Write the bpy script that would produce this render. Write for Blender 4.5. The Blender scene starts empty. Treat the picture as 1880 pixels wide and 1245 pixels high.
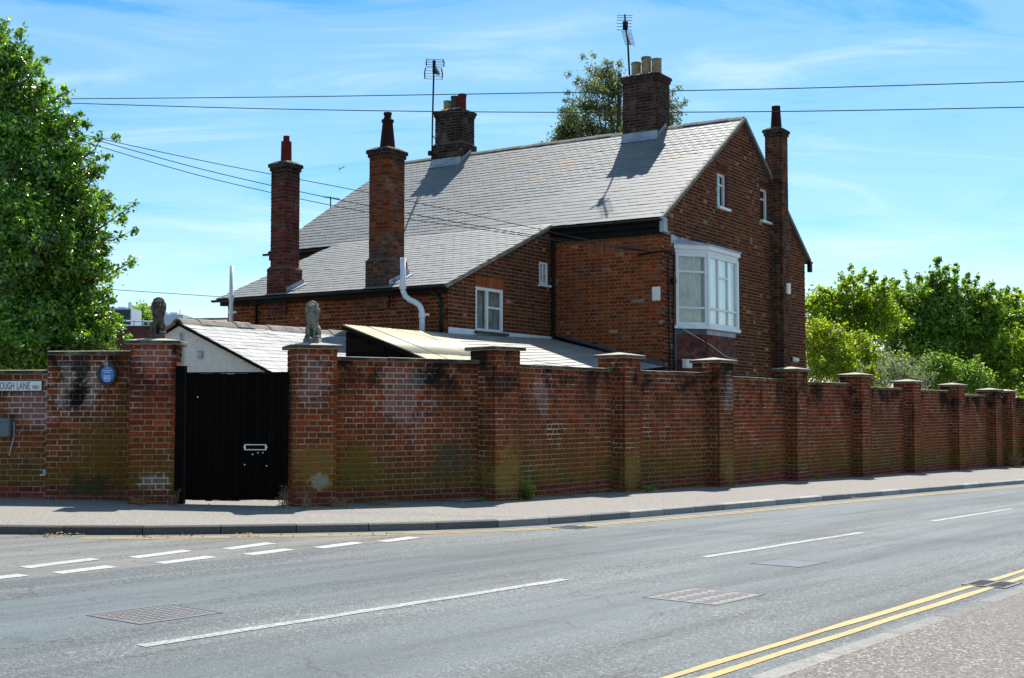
import bpy, math, random
import numpy as np
from mathutils import Vector, Matrix

rng = np.random.default_rng(7)
random.seed(7)
SC = bpy.context.scene
COL = SC.collection
R = math.radians

# ---------------------------------------------------------------- camera, sky, sun, exposure
cam_data = bpy.data.cameras.new('camera')
cam_data.sensor_width = 36.0
cam_data.lens = 2300.0 / 1880.0 * 36.0
cam_data.clip_start = 0.1
cam_data.clip_end = 6000
cam = bpy.data.objects.new('camera', cam_data)
COL.objects.link(cam)
CAM = np.array([0.0, 0.0, 1.35])
cam.location = CAM
cam.rotation_euler = (R(90) + math.atan(127.5 / 2300), 0, 0)
SC.camera = cam

SUN_EL, SUN_AZ = 54.0, 14.0          # azimuth clockwise from the view direction (+Y)
world = bpy.data.worlds.new('World')
SC.world = world
world.use_nodes = True
nt = world.node_tree
nt.nodes.clear()


def N(t, typ, **kw):
    n = t.nodes.new(typ)
    for k, v in kw.items():
        if k == 'inp':
            for a, b in v.items():
                n.inputs[a].default_value = b
        else:
            setattr(n, k, v)
    return n


def L(t, a, b):
    t.links.new(a, b)


def ramp(t, stops, interp='LINEAR'):
    n = t.nodes.new('ShaderNodeValToRGB')
    n.color_ramp.interpolation = interp
    e = n.color_ramp.elements
    while len(e) < len(stops):
        e.new(0.5)
    for i, (p, c) in enumerate(stops):
        e[i].position = p
        e[i].color = (c, c, c, 1) if isinstance(c, (int, float)) else (*c, 1)
    return n


sky = N(nt, 'ShaderNodeTexSky', sky_type='NISHITA', sun_disc=False, sun_elevation=R(SUN_EL), sun_rotation=R(SUN_AZ),
        altitude=0, air_density=1.0, dust_density=0.25, ozone_density=2.2)
hsv = N(nt, 'ShaderNodeHueSaturation', inp={'Saturation': 1.46, 'Value': 0.86, 'Hue': 0.489})
L(nt, sky.outputs[0], hsv.inputs['Color'])
tc = N(nt, 'ShaderNodeTexCoord')
sep = N(nt, 'ShaderNodeSeparateXYZ')
L(nt, tc.outputs['Generated'], sep.inputs[0])
zz = N(nt, 'ShaderNodeMath', operation='ADD', inp={1: 0.22})
zm = N(nt, 'ShaderNodeMath', operation='MAXIMUM', inp={1: 0.0})
L(nt, sep.outputs[2], zm.inputs[0])
L(nt, zm.outputs[0], zz.inputs[0])
dx = N(nt, 'ShaderNodeMath', operation='DIVIDE')
dy = N(nt, 'ShaderNodeMath', operation='DIVIDE')
L(nt, sep.outputs[0], dx.inputs[0]); L(nt, zz.outputs[0], dx.inputs[1])
L(nt, sep.outputs[1], dy.inputs[0]); L(nt, zz.outputs[0], dy.inputs[1])
cmb = N(nt, 'ShaderNodeCombineXYZ')
L(nt, dx.outputs[0], cmb.inputs[0]); L(nt, dy.outputs[0], cmb.inputs[1])
mp = N(nt, 'ShaderNodeMapping', inp={'Rotation': (0, 0, R(-30)), 'Scale': (0.75, 2.3, 1), 'Location': (3.1, 0.7, 0)})
L(nt, cmb.outputs[0], mp.inputs[0])
cn = N(nt, 'ShaderNodeTexNoise', inp={'Scale': 1.7, 'Detail': 11.0, 'Roughness': 0.62, 'Distortion': 0.9})
L(nt, mp.outputs[0], cn.inputs['Vector'])
cr = ramp(nt, [(0.33, 0.0), (0.50, 0.20), (0.76, 0.56)], 'EASE')
L(nt, cn.outputs[0], cr.inputs[0])
hz = N(nt, 'ShaderNodeMapRange', inp={1: 0.0, 2: 0.16, 3: 0.06, 4: 0.0})
L(nt, zm.outputs[0], hz.inputs[0])
mx = N(nt, 'ShaderNodeMath', operation='ADD', use_clamp=True)
L(nt, cr.outputs[0], mx.inputs[0]); L(nt, hz.outputs[0], mx.inputs[1])
cmix = N(nt, 'ShaderNodeMix', data_type='RGBA')
cmix.inputs[7].default_value = (5.9, 6.9, 7.7, 1)
L(nt, mx.outputs[0], cmix.inputs[0]); L(nt, hsv.outputs[0], cmix.inputs[6])
bg = N(nt, 'ShaderNodeBackground', inp={'Strength': 0.088})
L(nt, cmix.outputs[2], bg.inputs[0])
wo = N(nt, 'ShaderNodeOutputWorld')
L(nt, bg.outputs[0], wo.inputs[0])

sd = bpy.data.lights.new('sun', 'SUN')
sd.energy = 4.6
sd.angle = R(0.53)
sd.color = (1.0, 0.95, 0.87)
sun = bpy.data.objects.new('sun', sd)
COL.objects.link(sun)
sv = Vector((math.sin(R(SUN_AZ)) * math.cos(R(SUN_EL)), math.cos(R(SUN_AZ)) * math.cos(R(SUN_EL)), math.sin(R(SUN_EL))))
sun.rotation_euler = sv.to_track_quat('Z', 'Y').to_euler()
sun.location = (0, 0, 30)

SC.view_settings.view_transform = 'Standard'
SC.view_settings.look = 'None'
SC.view_settings.gamma = 1.0
SC.view_settings.exposure = 0.92
SC.view_settings.use_curve_mapping = False
SC.render.engine = 'CYCLES'
SC.cycles.max_bounces = 6
SC.cycles.transparent_max_bounces = 12
SC.cycles.use_denoising = True

# ---------------------------------------------------------------- frames of reference
TH = R(37.4)
D = np.array([math.sin(TH), math.cos(TH), 0.0])         # along the road, away from the viewer
NL = np.array([-D[1], D[0], 0.0])                       # across the road, towards the wall
SL = 0.0173                                             # the road falls gently along D
Z = np.array([0, 0, 1.0])


def RT(t, q, h=0.0):
    return t * D + q * NL + Z * (h - SL * t)


def ground_z(x, y, h=0.1):
    return h - SL * (x * D[0] + y * D[1])


TV = R(32.5)
V_ = np.array([math.sin(TV), math.cos(TV), 0.0])
U_ = np.array([-math.cos(TV), math.sin(TV), 0.0])
E1 = np.array([3.529, 29.1, 0.0])


def H(u, v, z):
    """house frame: u along the ridge (away, to the left), v along the gable, z up"""
    return E1 + u * U_ + v * V_ + z * Z


F_ = 2300.0
_P = math.atan(127.5 / F_)


def far_point(px, py, y):
    """a spot in the world at distance y, read off the photograph"""
    a = np.array([px - 940.0, F_, 622.5 - py])
    c, s = math.cos(_P), math.sin(_P)
    r = np.array([a[0], a[1] * c - a[2] * s, a[1] * s + a[2] * c])
    return CAM + r * (y / r[1])


# ---------------------------------------------------------------- materials
MATS = {}


def new_mat(name):
    m = bpy.data.materials.new(name)
    m.use_nodes = True
    t = m.node_tree
    b = t.nodes['Principled BSDF']
    MATS[name] = m
    return m, t, b


def pos_node(t, scale=None):
    g = N(t, 'ShaderNodeNewGeometry')
    return g.outputs['Position']


def noise(t, vec, scale, detail=4.0, rough=0.55, dist=0.0):
    n = N(t, 'ShaderNodeTexNoise', inp={'Scale': scale, 'Detail': detail, 'Roughness': rough, 'Distortion': dist})
    L(t, vec, n.inputs['Vector'])
    return n.outputs[0]


def mixc(t, fac, a, b, mode='MIX'):
    n = N(t, 'ShaderNodeMix', data_type='RGBA', blend_type=mode)
    for sock, val in ((0, fac), (6, a), (7, b)):
        if hasattr(val, 'links') or hasattr(val, 'is_linked'):
            L(t, val, n.inputs[sock])
        elif isinstance(val, (int, float)):
            n.inputs[sock].default_value = val
        else:
            n.inputs[sock].default_value = (*val, 1)
    return n.outputs[2]


def math_(t, op, a, b=0.0, clamp=False):
    n = N(t, 'ShaderNodeMath', operation=op, use_clamp=clamp)
    for i, v in ((0, a), (1, b)):
        if isinstance(v, (int, float)):
            n.inputs[i].default_value = v
        else:
            L(t, v, n.inputs[i])
    return n.outputs[0]


def bump(t, b, h, strength, dist):
    n = N(t, 'ShaderNodeBump', inp={'Strength': strength, 'Distance': dist})
    L(t, h, n.inputs['Height'])
    L(t, n.outputs[0], b.inputs['Normal'])


def simple(name, col, rough=0.6, var=0.25, scale=6.0, metal=0.0, spec=0.5, bmp=0.0, second=None, detail=6.0):
    m, t, b = new_mat(name)
    p = pos_node(t)
    n = noise(t, p, scale, detail)
    lo = tuple(c * (1 - var) for c in col)
    hi = tuple(min(1, c * (1 + var)) for c in col)
    r = ramp(t, [(0.3, lo), (0.7, hi)])
    L(t, n, r.inputs[0])
    out = r.outputs[0]
    if second:
        r2 = ramp(t, [(second[1], 0.0), (second[1] + 0.12, 1.0)])
        L(t, noise(t, p, second[2], 8.0, 0.65), r2.inputs[0])
        out = mixc(t, r2.outputs[0], out, second[0])
    L(t, out, b.inputs['Base Color'])
    b.inputs['Roughness'].default_value = rough
    b.inputs['Metallic'].default_value = metal
    b.inputs['Specular IOR Level'].default_value = spec
    if bmp:
        bump(t, b, noise(t, p, scale * 6, 4), 0.6, bmp)
    return m


def spot_mask(t, p, c, rad, soft=0.5, sq=1.0, seed=0.0):
    """an irregular patch of wear at one place on a wall"""
    sub = N(t, 'ShaderNodeVectorMath', operation='SUBTRACT')
    L(t, p, sub.inputs[0]); sub.inputs[1].default_value = tuple(c)
    sc = N(t, 'ShaderNodeVectorMath', operation='MULTIPLY')
    L(t, sub.outputs[0], sc.inputs[0]); sc.inputs[1].default_value = (1, 1, sq)
    ln = N(t, 'ShaderNodeVectorMath', operation='LENGTH')
    L(t, sc.outputs[0], ln.inputs[0])
    nz = noise(t, p, 3.2, 8.0, 0.72, 0.4)
    d = math_(t, 'ADD', math_(t, 'DIVIDE', ln.outputs['Value'], rad), math_(t, 'MULTIPLY', math_(t, 'SUBTRACT', nz, 0.5), 2.6))
    mr = N(t, 'ShaderNodeMapRange', inp={1: 0.35, 2: 1.1, 3: 1.0, 4: 0.0})
    L(t, d, mr.inputs[0])
    # broken into flakes and specks rather than a wash
    fl = ramp(t, [(0.42, 0.0), (0.56, 1.0)])
    mx_ = math_(t, 'ADD', noise(t, p, 13.0, 6.0, 0.7), math_(t, 'MULTIPLY', math_(t, 'SUBTRACT', mr.outputs[0], 0.62), 0.5))
    L(t, mx_, fl.inputs[0])
    return math_(t, 'MULTIPLY', fl.outputs[0], mr.outputs[0])


def piece_mat(name, stains, rough=0.95, grain=26.0, bmp=0.004, spec=0.08, gr=(0.62, 1.3)):
    """bricks, slates, tiles: each piece carries its own colour; grain and stains on top"""
    m, t, b = new_mat(name)
    oi = N(t, 'ShaderNodeObjectInfo')
    at = N(t, 'ShaderNodeAttribute', attribute_type='GEOMETRY', attribute_name='tone')
    base = mixc(t, 1.0, oi.outputs['Color'], at.outputs['Color'], 'ADD')
    p = pos_node(t)
    g = ramp(t, [(0.25, gr[0]), (0.75, gr[1])])
    L(t, noise(t, p, grain, 5.0, 0.65), g.inputs[0])
    out = mixc(t, 1.0, base, g.outputs[0], 'MULTIPLY')
    for (col, scale, lo, hi, zlo, zhi, amt) in stains:
        r = ramp(t, [(lo, 0.0), (hi, 1.0)])
        L(t, noise(t, p, scale, 9.0, 0.68, 0.3), r.inputs[0])
        f = math_(t, 'MULTIPLY', r.outputs[0], amt)
        if zlo is not None:
            f = math_(t, 'MULTIPLY', f, height_mask(t, p, zlo, zhi))
        out = mixc(t, f, out, col)
    for (c, rad, sq, col, amt) in SPOTS.get(name, ()):
        out = mixc(t, math_(t, 'MULTIPLY', spot_mask(t, p, c, rad, 0.45, sq), amt * (0.38 if min(col) > 0.24 and name == 'wall_brick' else 1.0)), out, col)
    L(t, out, b.inputs['Base Color'])
    b.inputs['Roughness'].default_value = rough
    b.inputs['Specular IOR Level'].default_value = spec
    bump(t, b, noise(t, p, grain * 2.2, 4.0), 0.7, bmp)
    return m, t, b


def height_mask(t, p, zlo, zhi):
    """1 at height zlo above the pavement, 0 at zhi (heights measured square to the falling ground)"""
    v = N(t, 'ShaderNodeVectorMath', operation='DOT_PRODUCT')
    L(t, p, v.inputs[0])
    v.inputs[1].default_value = (SL * D[0], SL * D[1], 1.0)
    low = 0.42 if zlo == 'p' else zlo
    mr = N(t, 'ShaderNodeMapRange', inp={1: low, 2: zhi, 3: 1.0, 4: 0.0})
    L(t, v.outputs['Value'], mr.inputs[0])
    if zlo != 'p':
        return mr.outputs[0]
    m2 = N(t, 'ShaderNodeMapRange', inp={1: 0.31, 2: 0.37, 3: 0.0, 4: 1.0})      # the red plinth courses stay clean
    L(t, v.outputs['Value'], m2.inputs[0])
    return math_(t, 'MULTIPLY', mr.outputs[0], m2.outputs[0])


_W = lambda px, py, y: far_point(px, py, y)
SLATE_SPOTS = [(1.52, 34.65, 8.18), (0.68, 34.41, 7.75), (4.26, 32.34, 7.87), (-1.07, 35.03, 7.48), (3.38, 33.43, 8.16), (0.0, 36.15, 8.48)]
SPOTS = {
    'wall_brick': [
        (_W(150, 715, 20.1), .55, .8, (0.42, 0.38, 0.35), .85),
        (_W(60, 745, 20.2), .50, .8, (0.36, 0.31, 0.31), .65),
        (_W(145, 730, 20.1), .27, .55, (0.008, 0.007, 0.007), 1.0),
        (_W(150, 670, 20.1), .22, .5, (0.02, 0.016, 0.014), .9),
        (_W(185, 830, 20.1), .75, .8, (0.15, 0.085, 0.012), .6),
        (_W(160, 893, 20.1), .6, 2.0, (0.04, 0.045, 0.022), .8),
        (_W(280, 882, 19.3), .30, 1.6, (0.42, 0.38, 0.35), .7),
        (_W(285, 655, 19.3), .40, 1.2, (0.33, 0.26, 0.26), .6),
        (_W(575, 690, 19.05), .38, .7, (0.36, 0.28, 0.27), .6),
        (_W(575, 855, 19.05), .50, 1.2, (0.21, 0.125, 0.03), .6),
        (_W(590, 885, 19.05), .25, 1.5, (0.36, 0.32, 0.24), .65),
        (_W(800, 690, 20.6), .62, 1.5, (0.012, 0.010, 0.009), .95),
        (_W(740, 735, 20.3), .70, .8, (0.40, 0.36, 0.33), .45),
        (_W(830, 845, 20.7), .60, 1.2, (0.06, 0.065, 0.04), .7),
        (_W(660, 855, 19.9), .60, 1.5, (0.14, 0.10, 0.015), .7),
        (_W(930, 868, 21.1), .62, 1.1, (0.23, 0.15, 0.035), .65),
        (_W(1162, 868, 24.2), .60, .9, (0.21, 0.135, 0.035), .65),
        (_W(1005, 725, 22.3), .45, 1.0, (0.36, 0.29, 0.28), .55),
        (_W(1085, 690, 23.2), .40, 1.0, (0.012, 0.010, 0.009), .9),
        (_W(1245, 712, 25.3), .40, .7, (0.014, 0.011, 0.010), .85),
        (_W(1335, 720, 27.0), .40, .7, (0.40, 0.36, 0.33), .5),
        (_W(1335, 860, 27.0), .50, 1.0, (0.20, 0.13, 0.05), .55),
    ],
    'slate': [
        (SLATE_SPOTS[0], .62, 1.0, (0.36, 0.16, 0.03), .42),
        (SLATE_SPOTS[1], .60, 1.0, (0.30, 0.17, 0.06), .32),
        (SLATE_SPOTS[2], .45, 1.0, (0.30, 0.17, 0.06), .28),
        (SLATE_SPOTS[3], .50, 1.0, (0.28, 0.16, 0.06), .26),
        (SLATE_SPOTS[4], .45, 1.0, (0.33, 0.17, 0.05), .34),
        (SLATE_SPOTS[5], .60, 1.0, (0.29, 0.16, 0.06), .28),
    ],
}
WALL_STAINS = [
    ((0.085, 0.038, 0.013), 0.45, 0.42, 0.62, None, None, 0.55),   # browner runs of wall
    ((0.26, 0.18, 0.14), 1.1, 0.60, 0.68, None, None, 0.22),       # lime bloom in patches
    ((0.50, 0.46, 0.41), 12.0, 0.635, 0.68, 3.0, 0.6, 0.75),       # white specks
    ((0.135, 0.082, 0.010), 0.7, 0.30, 0.56, 'p', 1.30, 0.78),     # yellow green algae low down
    ((0.05, 0.05, 0.028), 1.1, 0.50, 0.62, 'p', 0.85, 0.70),       # grey damp at the foot
    ((0.012, 0.010, 0.009), 1.5, 0.47, 0.58, 2.30, 1.35, 0.92),    # soot running down from the coping
    ((0.05, 0.028, 0.018), 4.0, 0.58, 0.70, None, None, 0.4),
]
piece_mat('wall_brick', WALL_STAINS)
piece_mat('house_brick', [((0.16, 0.13, 0.10), 0.8, 0.58, 0.75, None, None, 0.35), ((0.03, 0.022, 0.02), 0.7, 0.50, 0.70, None, None, 0.5),
                          ((0.40, 0.32, 0.24), 9.0, 0.66, 0.74, None, None, 0.4)])
piece_mat('stack_brick', [((0.25, 0.22, 0.17), 2.6, 0.54, 0.68, None, None, 0.45), ((0.012, 0.010, 0.010), 1.5, 0.48, 0.66, None, None, 0.55)])
piece_mat('tile_clay', [((0.10, 0.09, 0.07), 2.0, 0.52, 0.7, None, None, 0.4)], rough=0.7, grain=18)
piece_mat('slate', [((0.30, 0.13, 0.03), 1.1, 0.63, 0.72, None, None, 0.45), ((0.20, 0.20, 0.192), 0.6, 0.45, 0.75, None, None, 0.5),
                    ((0.05, 0.05, 0.05), 5.0, 0.62, 0.75, None, None, 0.5)], rough=0.62, grain=7, bmp=0.0012, spec=0.4, gr=(0.86, 1.13))
piece_mat('shed_slate', [((0.13, 0.08, 0.03), 3.0, 0.58, 0.68, None, None, 0.7), ((0.26, 0.255, 0.245), 0.9, 0.45, 0.75, None, None, 0.5)], rough=0.62, grain=7, bmp=0.0012, spec=0.4, gr=(0.86, 1.13))
piece_mat('stone_piece', [((0.05, 0.045, 0.035), 2.2, 0.5, 0.7, None, None, 0.7), ((0.30, 0.22, 0.03), 4.0, 0.62, 0.7, None, None, 0.4),
                          ((0.5, 0.48, 0.42), 8.0, 0.58, 0.7, None, None, 0.4)], rough=0.9, grain=30, bmp=0.006)
piece_mat('kerb_concrete', [((0.12, 0.11, 0.10), 3.0, 0.5, 0.7, None, None, 0.5)], rough=0.9, grain=40, bmp=0.004)
piece_mat('board_wood', [], rough=0.8, grain=9, bmp=0.003, spec=0.06)


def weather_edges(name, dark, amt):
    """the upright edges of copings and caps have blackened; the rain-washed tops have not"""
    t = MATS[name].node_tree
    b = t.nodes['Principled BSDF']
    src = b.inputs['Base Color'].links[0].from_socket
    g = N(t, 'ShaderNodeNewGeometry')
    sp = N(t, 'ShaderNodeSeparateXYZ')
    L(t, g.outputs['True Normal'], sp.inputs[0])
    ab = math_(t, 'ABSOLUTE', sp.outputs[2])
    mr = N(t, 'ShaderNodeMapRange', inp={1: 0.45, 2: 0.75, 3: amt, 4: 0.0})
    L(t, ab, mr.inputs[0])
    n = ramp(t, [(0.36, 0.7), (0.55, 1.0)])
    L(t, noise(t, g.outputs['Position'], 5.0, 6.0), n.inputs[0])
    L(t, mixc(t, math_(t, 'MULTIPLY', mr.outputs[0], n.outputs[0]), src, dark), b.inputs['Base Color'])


def mortar(name, col, stains):
    m, t, b = new_mat(name)
    p = pos_node(t)
    r = ramp(t, [(0.3, tuple(c * 0.7 for c in col)), (0.7, tuple(min(1, c * 1.2) for c in col))])
    L(t, noise(t, p, 5.0, 8.0, 0.7), r.inputs[0])
    out = r.outputs[0]
    for (c, scale, lo, hi, zlo, zhi, amt) in stains:
        rr = ramp(t, [(lo, 0.0), (hi, 1.0)])
        L(t, noise(t, p, scale, 9.0, 0.68, 0.3), rr.inputs[0])
        f = math_(t, 'MULTIPLY', rr.outputs[0], amt)
        if zlo is not None:
            f = math_(t, 'MULTIPLY', f, height_mask(t, p, zlo, zhi))
        out = mixc(t, f, out, c)
    for (c, rad, sq, colr, amt) in SPOTS.get({'wall_mortar': 'wall_brick'}.get(name), ()):
        cc_ = tuple(min(.72, x * 1.6) for x in colr) if min(colr) > .24 else colr
        out = mixc(t, math_(t, 'MULTIPLY', spot_mask(t, p, c, rad * (1.25 if min(colr) > .24 else 1.0), 0.45, sq), amt * .9), out, cc_)
    L(t, out, b.inputs['Base Color'])
    b.inputs['Roughness'].default_value = 0.95
    b.inputs['Specular IOR Level'].default_value = 0.05
    return m


mortar('wall_mortar', (0.27, 0.19, 0.125), [((0.58, 0.51, 0.43), 2.0, 0.53, 0.64, None, None, 0.65), ((0.17, 0.13, 0.035), 0.8, 0.30, 0.56, 0.40, 1.35, 0.75), ((0.015, 0.012, 0.011), 1.5, 0.47, 0.58, 2.30, 1.35, 0.9)])
mortar('house_mortar', (0.26, 0.165, 0.095), [((0.05, 0.04, 0.035), 0.8, 0.5, 0.7, None, None, 0.5)])
mortar('stack_mortar', (0.13, 0.10, 0.08), [((0.03, 0.025, 0.02), 1.5, 0.48, 0.66, None, None, 0.6)])


# road surfaces
def asphalt(name, base, agg, worn, streak=True, rough=0.75, zones=()):
    m, t, b = new_mat(name)
    p = pos_node(t)
    v = N(t, 'ShaderNodeTexVoronoi', inp={'Scale': 80.0, 'Randomness': 1.0})
    L(t, p, v.inputs['Vector'])
    sp = N(t, 'ShaderNodeSeparateColor')
    L(t, v.outputs['Color'], sp.inputs[0])
    r = ramp(t, [(0.0, tuple(c * 0.38 for c in base)), (0.5, base), (0.84, tuple(min(1, c * 1.5) for c in base)), (1.0, agg)])
    L(t, sp.outputs[0], r.inputs[0])
    out = r.outputs[0]
    # broad wear
    rw = ramp(t, [(0.32, 0.0), (0.68, 1.0)])
    L(t, noise(t, p, 0.35, 6.0, 0.6), rw.inputs[0])
    out = mixc(t, math_(t, 'MULTIPLY', rw.outputs[0], 0.70), out, worn)
    if zones:
        q = N(t, 'ShaderNodeVectorMath', operation='DOT_PRODUCT')
        L(t, p, q.inputs[0]); q.inputs[1].default_value = tuple(NL)
        qn = math_(t, 'ADD', q.outputs['Value'], math_(t, 'MULTIPLY', math_(t, 'SUBTRACT', noise(t, p, 0.5, 5.0, 0.6), 0.5), 1.6))
        for (qa, qb, qc, qd, colr, amt) in zones:
            up_ = N(t, 'ShaderNodeMapRange', inp={1: qa, 2: qb, 3: 0.0, 4: 1.0}); L(t, qn, up_.inputs[0])
            dn_ = N(t, 'ShaderNodeMapRange', inp={1: qc, 2: qd, 3: 1.0, 4: 0.0}); L(t, qn, dn_.inputs[0])
            f_ = math_(t, 'MULTIPLY', math_(t, 'MULTIPLY', up_.outputs[0], dn_.outputs[0]), amt)
            out = mixc(t, f_, out, colr)
    if streak:
        mpn = N(t, 'ShaderNodeMapping', vector_type='TEXTURE', inp={'Rotation': (0, 0, math.pi / 2 - TH), 'Scale': (7.0, 0.55, 1.0)})
        L(t, p, mpn.inputs[0])
        rs = ramp(t, [(0.30, 0.55), (0.5, 0.97), (0.70, 1.30)])
        L(t, noise(t, mpn.outputs[0], 1.0, 5.0, 0.6), rs.inputs[0])
        out = mixc(t, 1.0, out, rs.outputs[0], 'MULTIPLY')
        # dark pitted trails
        rd = ramp(t, [(0.54, 0.0), (0.62, 1.0)])
        L(t, noise(t, mpn.outputs[0], 1.7, 3.0, 0.5), rd.inputs[0])
        rp = ramp(t, [(0.50, 0.0), (0.58, 1.0)])
        L(t, noise(t, p, 30.0, 3.0, 0.6), rp.inputs[0])
        out = mixc(t, math_(t, 'MULTIPLY', math_(t, 'MULTIPLY', rd.outputs[0], rp.outputs[0]), 0.9), out, (0.022, 0.023, 0.025))
        # hairline cracks
        vc = N(t, 'ShaderNodeTexVoronoi', feature='DISTANCE_TO_EDGE', inp={'Scale': 0.45})
        wv = N(t, 'ShaderNodeVectorMath', operation='ADD')
        nz = N(t, 'ShaderNodeTexNoise', inp={'Scale': 2.0, 'Detail': 5.0})
        L(t, p, nz.inputs['Vector'])
        L(t, p, wv.inputs[0]); L(t, nz.outputs['Color'], wv.inputs[1])
        L(t, wv.outputs[0], vc.inputs['Vector'])
        rc = ramp(t, [(0.0, 1.0), (0.011, 0.0)])
        L(t, vc.outputs['Distance'], rc.inputs[0])
        rg = ramp(t, [(0.42, 0.0), (0.52, 1.0)])
        L(t, noise(t, p, 0.28, 2.0), rg.inputs[0])
        out = mixc(t, math_(t, 'MULTIPLY', math_(t, 'MULTIPLY', rc.outputs[0], rg.outputs[0]), 0.6), out, (0.03, 0.03, 0.03))
    # dark flecks
    rf = ramp(t, [(0.64, 0.0), (0.67, 1.0)])
    L(t, noise(t, p, 26.0, 2.0, 0.5), rf.inputs[0])
    out = mixc(t, math_(t, 'MULTIPLY', rf.outputs[0], 0.55), out, tuple(c * 0.35 for c in base))
    L(t, out, b.inputs['Base Color'])
    b.inputs['Roughness'].default_value = rough
    b.inputs['Specular IOR Level'].default_value = 0.35
    bump(t, b, v.outputs['Distance'], 0.55, 0.006)
    return m


asphalt('road_asphalt', (0.086, 0.096, 0.098), (0.31, 0.33, 0.33), (0.098, 0.117, 0.124),
        zones=[(9.75, 10.0, 60, 61, (0.150, 0.146, 0.130), 0.65), (6.7, 7.3, 8.6, 9.3, (0.076, 0.100, 0.110), 0.8), (4.4, 4.8, 5.6, 6.2, (0.078, 0.101, 0.111), 0.65)])
asphalt('footway_asphalt', (0.198, 0.184, 0.164), (0.42, 0.39, 0.35), (0.226, 0.211, 0.189), streak=False, rough=0.9)
asphalt('near_footway_asphalt', (0.142, 0.127, 0.115), (0.48, 0.46, 0.42), (0.158, 0.142, 0.129), streak=False, rough=0.9)


def paint(name, col, wear, under):
    m, t, b = new_mat(name)
    p = pos_node(t)
    r = ramp(t, [(wear, 0.0), (wear + 0.07, 1.0)])
    L(t, noise(t, p, 38.0, 6.0, 0.75), r.inputs[0])
    r2 = ramp(t, [(0.35, tuple(c * 0.78 for c in col)), (0.65, col)])
    L(t, noise(t, p, 3.0, 5.0), r2.inputs[0])
    L(t, mixc(t, r.outputs[0], under, r2.outputs[0]), b.inputs['Base Color'])
    b.inputs['Roughness'].default_value = 0.7
    return m


paint('worn_white_line', (0.36, 0.36, 0.335), 0.45, (0.13, 0.14, 0.142))
paint('white_paint_line', (0.43, 0.43, 0.405), 0.42, (0.16, 0.165, 0.165))
paint('yellow_paint_line', (0.44, 0.295, 0.068), 0.40, (0.16, 0.155, 0.14))
paint('worn_yellow_line', (0.55, 0.38, 0.09), 0.43, (0.17, 0.165, 0.15))

simple('white_gloss', (0.72, 0.75, 0.77), 0.35, 0.08, 3.0)
simple('white_pipe', (0.66, 0.70, 0.74), 0.45, 0.1, 3.0, second=((0.16, 0.14, 0.12), 0.64, 7.0))
simple('white_render', (0.74, 0.73, 0.68), 0.8, 0.14, 2.5, second=((0.26, 0.25, 0.22), 0.62, 3.0), bmp=0.002)
simple('black_gloss', (0.006, 0.006, 0.007), 0.45, 0.3, 6.0, spec=0.2)
simple('black_fascia', (0.007, 0.007, 0.007), 0.6, 0.4, 6.0, spec=0.15, second=((0.10, 0.075, 0.06), 0.66, 3.0))
simple('gate_black', (0.004, 0.0035, 0.0035), 0.8, 0.3, 9.0, spec=0.06)
simple('dark_timber', (0.012, 0.008, 0.007), 0.85, 0.35, 8.0, spec=0.08)
simple('lead', (0.30, 0.34, 0.40), 0.5, 0.3, 5.0, second=((0.08, 0.09, 0.11), 0.6, 4.0))
simple('dark_lead', (0.06, 0.07, 0.09), 0.5, 0.3, 5.0)
simple('cement', (0.12, 0.10, 0.08), 0.95, 0.3, 6.0, spec=0.1, second=((0.04, 0.034, 0.028), 0.50, 5.0), bmp=0.004)
simple('lichen_cement', (0.23, 0.20, 0.14), 0.95, 0.3, 6.0, second=((0.32, 0.20, 0.02), 0.53, 5.0), bmp=0.004)
simple('ridge_stone', (0.20, 0.18, 0.155), 0.95, 0.35, 5.0, second=((0.10, 0.07, 0.035), 0.55, 9.0), bmp=0.006)
simple('statue_stone', (0.20, 0.18, 0.15), 0.95, 0.45, 9.0, second=((0.05, 0.045, 0.04), 0.52, 16.0), bmp=0.004)
simple('dark_statue_stone', (0.085, 0.06, 0.052), 0.95, 0.5, 9.0, second=((0.02, 0.017, 0.016), 0.52, 16.0), bmp=0.004)
simple('corrugated_sheet', (0.58, 0.50, 0.34), 0.5, 0.12, 2.0, second=((0.40, 0.24, 0.08), 0.63, 5.0))
simple('pot_buff', (0.30, 0.23, 0.13), 0.8, 0.3, 6.0, second=((0.07, 0.055, 0.045), 0.55, 5.0))
simple('pot_red', (0.13, 0.016, 0.010), 0.8, 0.3, 6.0, spec=0.15, second=((0.03, 0.012, 0.010), 0.58, 6.0))
simple('pot_dark', (0.036, 0.010, 0.011), 0.75, 0.35, 6.0, spec=0.12)
simple('pot_dark_grey', (0.05, 0.045, 0.04), 0.8, 0.35, 6.0)
simple('aerial_metal', (0.022, 0.024, 0.028), 0.8, 0.2, 6.0, spec=0.06)
simple('cable_black', (0.012, 0.013, 0.015), 0.9, 0.2, 6.0, spec=0.04)
simple('cable_grey', (0.022, 0.03, 0.042), 0.9, 0.1, 6.0, spec=0.04)
simple('cast_iron', (0.095, 0.095, 0.10), 0.6, 0.3, 14.0, second=((0.11, 0.085, 0.078), 0.5, 8.0), bmp=0.003)
simple('recess_shade', (0.018, 0.018, 0.019), 0.7, 0.3, 14.0)  # near-black colour standing in for shadow along the covers' far edges
simple('steel_plate', (0.075, 0.095, 0.12), 0.4, 0.2, 4.0)
simple('grate_iron', (0.085, 0.08, 0.078), 0.5, 0.3, 14.0)
simple('pit_black', (0.004, 0.004, 0.004), 1.0, 0.1, 4.0, spec=0.0)
simple('bark', (0.075, 0.055, 0.04), 0.95, 0.4, 7.0, bmp=0.01)
simple('sign_white', (0.72, 0.74, 0.76), 0.4, 0.05, 4.0)
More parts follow.
